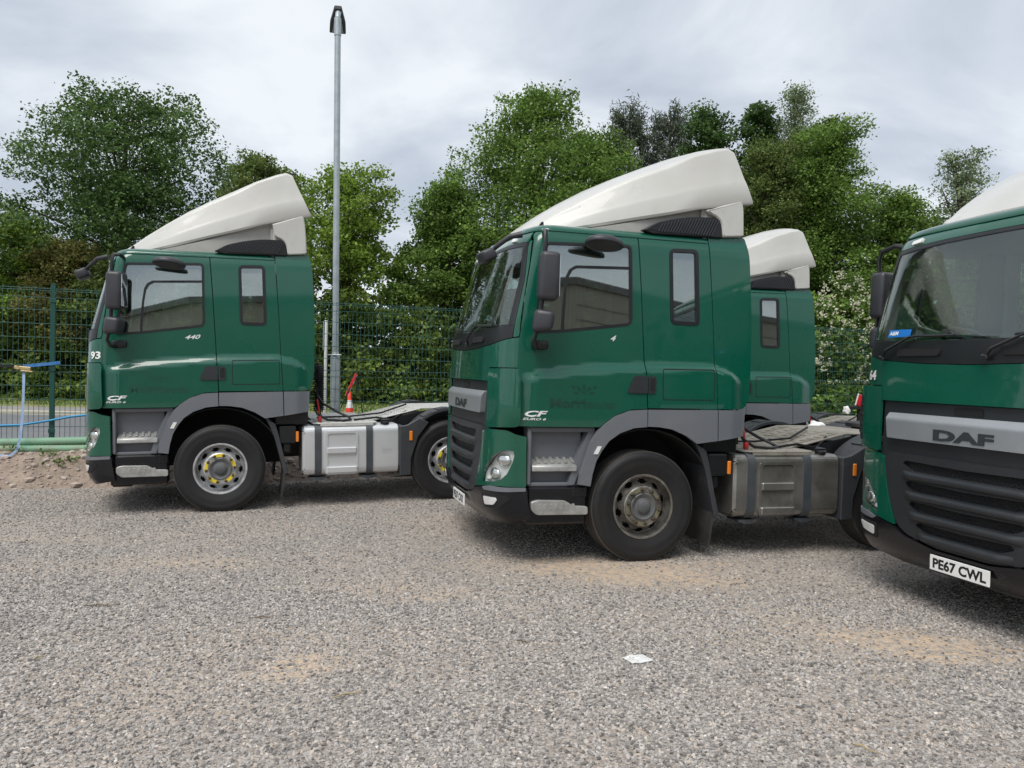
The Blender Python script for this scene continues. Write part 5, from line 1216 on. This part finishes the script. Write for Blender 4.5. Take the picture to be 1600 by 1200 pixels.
def hedge(name, label, u0, u1, vt, y, m, n, seed, size=.19, cat='hedge', depth=1.3, group=None, bl=None):
    r = np.random.default_rng(seed); a = at_depth(u0, vt, y); c = at_depth(u1, vt, y); root = empty(name, ((a.x+c.x)/2, y, .25)); tag(root, label, cat, group); L = c.x-a.x; blobs = []; k_ = int(L/.9)+2
    for k in range(k_):
        x = -L/2+L*(k+.5)/k_
        for z, rr in ((.5, 1.0), (1.4, 1.0), (2.3, .95), (3.2, .85), (4.1, .8), (4.9, .7), (5.8, .75), (6.7, .7), (7.6, .65), (8.5, .65), (9.3, .55)):
            top = a.z-.25+.5*math.sin(x*.9+seed)+.3*math.sin(x*2.3)
            if z < top: blobs.append((x+r.normal()*.25, r.normal()*.3-.15*(z < 1), z, .85*rr, depth*rr*.8, .7*rr))
    P_ = crown_points(r, blobs, n, 24, .22, .45); P_ = P_[P_[:, 2] > .02]; leaves('foliage', P_, size, m, root, seed, up=.2)
    if bl:
        q = r.random((bl, 3)); B_ = np.stack([-L/2+L*q[:, 0], -.9*depth-.25*q[:, 1], 1.3+(a.z-1.2)*q[:, 2]**.8], -1); B_ = (B_[:, None]+r.normal(size=(bl, 9, 3))*.07).reshape(-1, 3); leaves('blossom', B_, .085, 'blossom', root, seed+1, asp=.9)
    b = MB()
    for k in range(k_): x = -L/2+L*(k+.5)/k_; b.tube([(x, 0, -.2), (x+r.normal()*.1, .1, 1.4), (x+r.normal()*.3, 0, 3.2)], [.06, .05, .02], 6)
    b.build('stems', 'bark', root, 60)
hedge('hedge', 'dense dark green hedge across the road behind the left fence', -160, 300, 455, 30.2, 'hedge', 42000, 51)
hedge('hedge', 'leafy green hedge across the road between the lamp column and the middle truck', 300, 760, 452, 31, 'hedge', 46000, 52)
hedge('hedge', 'green hedge hidden behind the middle truck', 760, 1180, 455, 32, 'hedge', 30000, 53)
hedge('hedge', 'green hedge seen behind the right fence and the nearest cab', 1180, 1760, 475, 31, 'hedge', 52000, 54)
hedge('hawthorn_bush', 'hawthorn bush dotted with white blossom right of the rear truck', 1262, 1372, 445, 29.4, 'oak2', 9000, 55, cat='bush', depth=.9, bl=150)
hedge('thicket', 'dark thicket of young trees at the back on the left', -200, 420, 350, 37.5, 'oak', 26000, 56, size=.30, cat='trees', depth=1.8)
hedge('thicket', 'dark thicket of young trees at the back behind the lamp column', 420, 900, 365, 37.5, 'hedge', 26000, 57, size=.30, cat='trees', depth=1.8)
hedge('thicket', 'dark thicket of young trees at the back on the right', 900, 1470, 325, 38.5, 'oak', 36000, 58, size=.30, cat='trees', depth=1.8)
# tufts on the verge
r = np.random.default_rng(5); C = np.stack([r.uniform(-24, 24, 9000), r.uniform(27.3, 30, 9000), np.zeros(9000)], -1); C[:, 2] = .13+.25*sstep((C[:, 1]-27)/5)+r.random(9000)*.10
o = leaves('verge_grass', C, .16, 'weed', None, 6, up=-.9, asp=.15); tag(o, 'rough grass growing on the verge in front of the hedge', 'grass', kind='stuff')
# weeds along the bank
wk = [(75, 712, 'broad leafed weed growing in front of the lower pipe'), (24, 706, 'small weed by the hanging strap tail'), (135, 702, 'leafy weed beside the headlight of the leftmost truck'), (88, 726, 'low bright green weed on the dirt slope'), (112, 722, 'tiny weed tuft on the dirt slope nearest the leftmost truck')]
for i, (u, v, lb) in enumerate(wk):
    d = ray(u, v); p = Vector((0, 0, H))
    for s_ in np.arange(9.5, 13, .02):
        q = p+d*(s_/d.y); dn = float(dn_of(q.x, q.y)); t = (q.x-E0[0])*FD[0]+(q.y-E0[1])*FD[1]
        if q.z <= float(bank_z(np.array([t]), np.array([dn]))[0])+.01: break
    root = empty('weed', tuple(q)); tag(root, lb, 'weed', 'weeds on the dirt bank'); rr = np.random.default_rng(60+i); n_ = 26
    P_ = np.stack([rr.normal(size=n_)*.07, rr.normal(size=n_)*.05, rr.random(n_)*.09], -1); leaves('leaves', P_, .055, 'weed', root, 70+i, up=.6)
    b = MB()
    for k in range(7): b.tube([(0, 0, -.02), tuple(P_[k])], [.004, .002], 4)
    b.build('stalks', 'weed', root, None)

# ================================================================== warehouse behind the camera (it shows in the side windows)
MT['clad'] = mat('warehouse_cladding', (.33, .30, .24), .6, noise=(.2, .6, (.29, .265, .215)))
MT['cladtrim'] = mat('warehouse_trim', (.12, .115, .10), .5)
WH = empty('warehouse', (21.5, -21, -.1), (0, 0, R_(-14))); tag(WH, 'beige clad warehouse standing behind the camera, seen mirrored in the cab windows', 'building')
b = MB(); b.prism([(0, 0), (46, 0), (46, -30), (-10, -30), (-10, -13)], 0, 10.2, 'z'); b.build('wall', 'clad', WH, None)
b = MB(); b.prism([(-.15, .2), (46.2, .2), (46.2, -30.2), (-10.3, -30.2), (-10.3, -12.9)], 10.2, 10.6, 'z'); b.build('roof_edge', 'cladtrim', WH, None)
for k in range(11):
    b = MB(); b.box(0, 46, .0, .03, .9+k*.82, .94+k*.82, 0); b.build('cladding_rib', 'cladtrim', WH, None)
b = MB(); b.box(4.0, 8.5, .005, .12, 0, 3.2, .02); b.build('loading_door', 'cladtrim', WH)
b = MB(); b.box(1.4, 1.8, .01, .35, 5.0, 5.25, .04); b.build('wall_lamp', 'lamphead', WH)
for i, (x, y, s_) in enumerate(((3, -34, 5), (-6, -36, 7), (10, -40, 6))):
    tree('oak_tree', ('tree behind the camera, left of the warehouse', 'taller tree behind the camera, far left of the warehouse', 'tree behind the camera nearest the warehouse')[i], x, y, s_, s_*.42, 1.2, 'oak', 7000, 80+i, nb=14, size=.3, z0=-.1, group='trees behind the camera')

# ================================================================== trucks
base = dict(rim='rim_dirty', retainer='yellow_dirty', tank='tank_dirty', deck='deck_dirty', ghost='ghost')
def cfg(k, **kw): d = dict(base); d.update(TRUCKS[k]); d.update(kw); return d
TL = build_truck(cfg('L', label='green tractor unit with white roof deflector and clean silver fuel tank, leftmost of the four', rim='rim_clean', retainer='yellow', tank='tank_clean', deck='deck_clean', ghost='ghost_faint', power='440', fleet='93', fleet_s=1.125, spin=.35))
TM = build_truck(cfg('M', label='green tractor unit with grimy fuel tank and worn wheels in the middle of the yard', plate='PE67 CXK', power='4'))
TB = build_truck(cfg('B', label='green tractor unit mostly hidden behind the middle one, only its cab rear showing', tank='tank_clean', rim='rim_clean', retainer='yellow', deck='deck_dirty'))
TR = build_truck(cfg('R', label='nearest green tractor unit showing its grille and plate, cut off by the right edge', plate='PE67 CWL', fleet='64', fleet_s=-1.10))
# windscreen sticker of the nearest truck
st = panel('windscreen_sticker', 'sticker', rpoly([(s_y(.853, 2.17), 2.142), (s_y(.591, 2.17), 2.142), (s_y(.591, 2.17), 2.20), (s_y(.853, 2.17), 2.204)], .008), 'blue', TR, off=.001, th=.002, step=.05, inner=None)
surf_text('am', 'A&M', .032, lambda a, b: (s_y(.838-a, 2.16), 2.157+b), 'plate', st, 'sticker_lettering', bold=.03, width=.105, off=.003, th=.001)

# ================================================================== odds and ends on the rear chassis and on the gravel
p = at_depth(1345, 637, 12.0)
WB = empty('warning_board', tuple(p)); tag(WB, 'small red warning board with white edge on a black stand behind the rear truck cab', 'sign')
b = MB(); M_ = Matrix.Rotation(R_(14), 4, 'Y'); b.box(-.085, .16, -.01, .01, .02, .19, .004, M_); bb = b.build('board', 'signred', WB)
b = MB(); b.box(-.10, -.085, -.012, .012, .01, .20, .003, M_); b.box(-.02, .03, -.014, -.008, .09, .125, .003, M_); b.build('white_edge', 'cone_white', bb)
b = MB(); b.box(-.17, .2, -.06, .06, -.03, .02, .006); b.box(-.05, .12, -.03, .03, -.25, -.02, .006); b.build('stand', 'matt', WB)
def crumple(name, label, cat, c, sx, sy, h, seed, m='paper', rz=0):
    r = np.random.default_rng(seed); nx = 9; V = []; F = []
    for j in range(nx):
        for i in range(nx):
            V.append(((i/(nx-1)-.5)*sx*(1+.03*r.normal()), (j/(nx-1)-.5)*sy*(1+.03*r.normal()), h*(.5+.5*math.sin(i*.9+j*.5+seed))*r.uniform(.7, 1)))
    for j in range(nx-1):
        for i in range(nx-1): F.append((j*nx+i, j*nx+i+1, (j+1)*nx+i+1, (j+1)*nx+i))
    V2 = V+[(x, y, z-.003) for x, y, z in V]; k = nx*nx; F2 = F+[tuple(q+k for q in f[::-1]) for f in F]
    o = raw(name, V2, F2, m, None, 60); o.location = c; o.rotation_euler = (0, 0, rz); tag(o, label, cat); return o
def bundle(name, label, cat, c, r3, seed):
    bm = bmesh.new(); bmesh.ops.create_icosphere(bm, subdivisions=3, radius=1)
    for v in bm.verts:
        n_ = 1+.16*math.sin(v.co.x*5+seed)*math.sin(v.co.y*4.3)+.12*math.sin(v.co.z*7+v.co.x*3+seed); v.co *= n_; v.co.z = max(v.co.z, -.6)
    b = MB().bm(bm, Matrix.Diagonal((*r3, 1))); o = b.build(name, 'cone_white', None, 50); o.location = c; tag(o, label, cat)
bundle('white_bundle', 'crumpled white plastic bundle lying on the chassis behind the middle truck', 'bundle', tuple(at_depth(1276, 668, 10.6)), (.12, .14, .085), 3)
bundle('white_rag', 'small white rag on the rear truck chassis beside the red board', 'rag', tuple(at_depth(1323, 642, 12.0)), (.055, .05, .08), 5)
q = ground_at(996, 1036); q.z = float(gz(q.x, q.y))+.006; crumple('scrap_paper', 'scrap of white paper lying on the gravel in the foreground', 'paper', tuple(q), .15, .12, .006, 7, 'paper', .4)
tw = [(160, 948, .24, .2, 'dark curved twig on the gravel at the left'), (545, 1092, .17, .6, 'pale bent twig on the gravel left of centre'), (412, 968, .12, .1, 'short dark twig on the gravel below the middle'), (62, 1030, .07, 1.1, 'pale straw on the gravel in the lower left'), (1352, 1175, .12, -.9, 'pale straw at the bottom edge on the right'), (815, 1010, .07, -.6, 'tiny reddish twig near the centre of the gravel')]
for i, (u, v, L_, rz, lb) in enumerate(tw):
    q = ground_at(u, v); q.z = float(gz(q.x, q.y))+.012; b = MB(); b.tube([(-L_/2, 0, 0), (-L_*.15, .012, .004), (L_*.2, -.006, .002), (L_/2, .016, 0)], [.0035, .004, .003, .002], 6); o = b.build('twig', 'twig' if i in (0, 2) else 'straw' if i != 5 else 'russet', None, 60) if True else None; o.location = q; o.rotation_euler = (0, 0, rz); tag(o, lb, 'twig', 'twigs on the gravel')
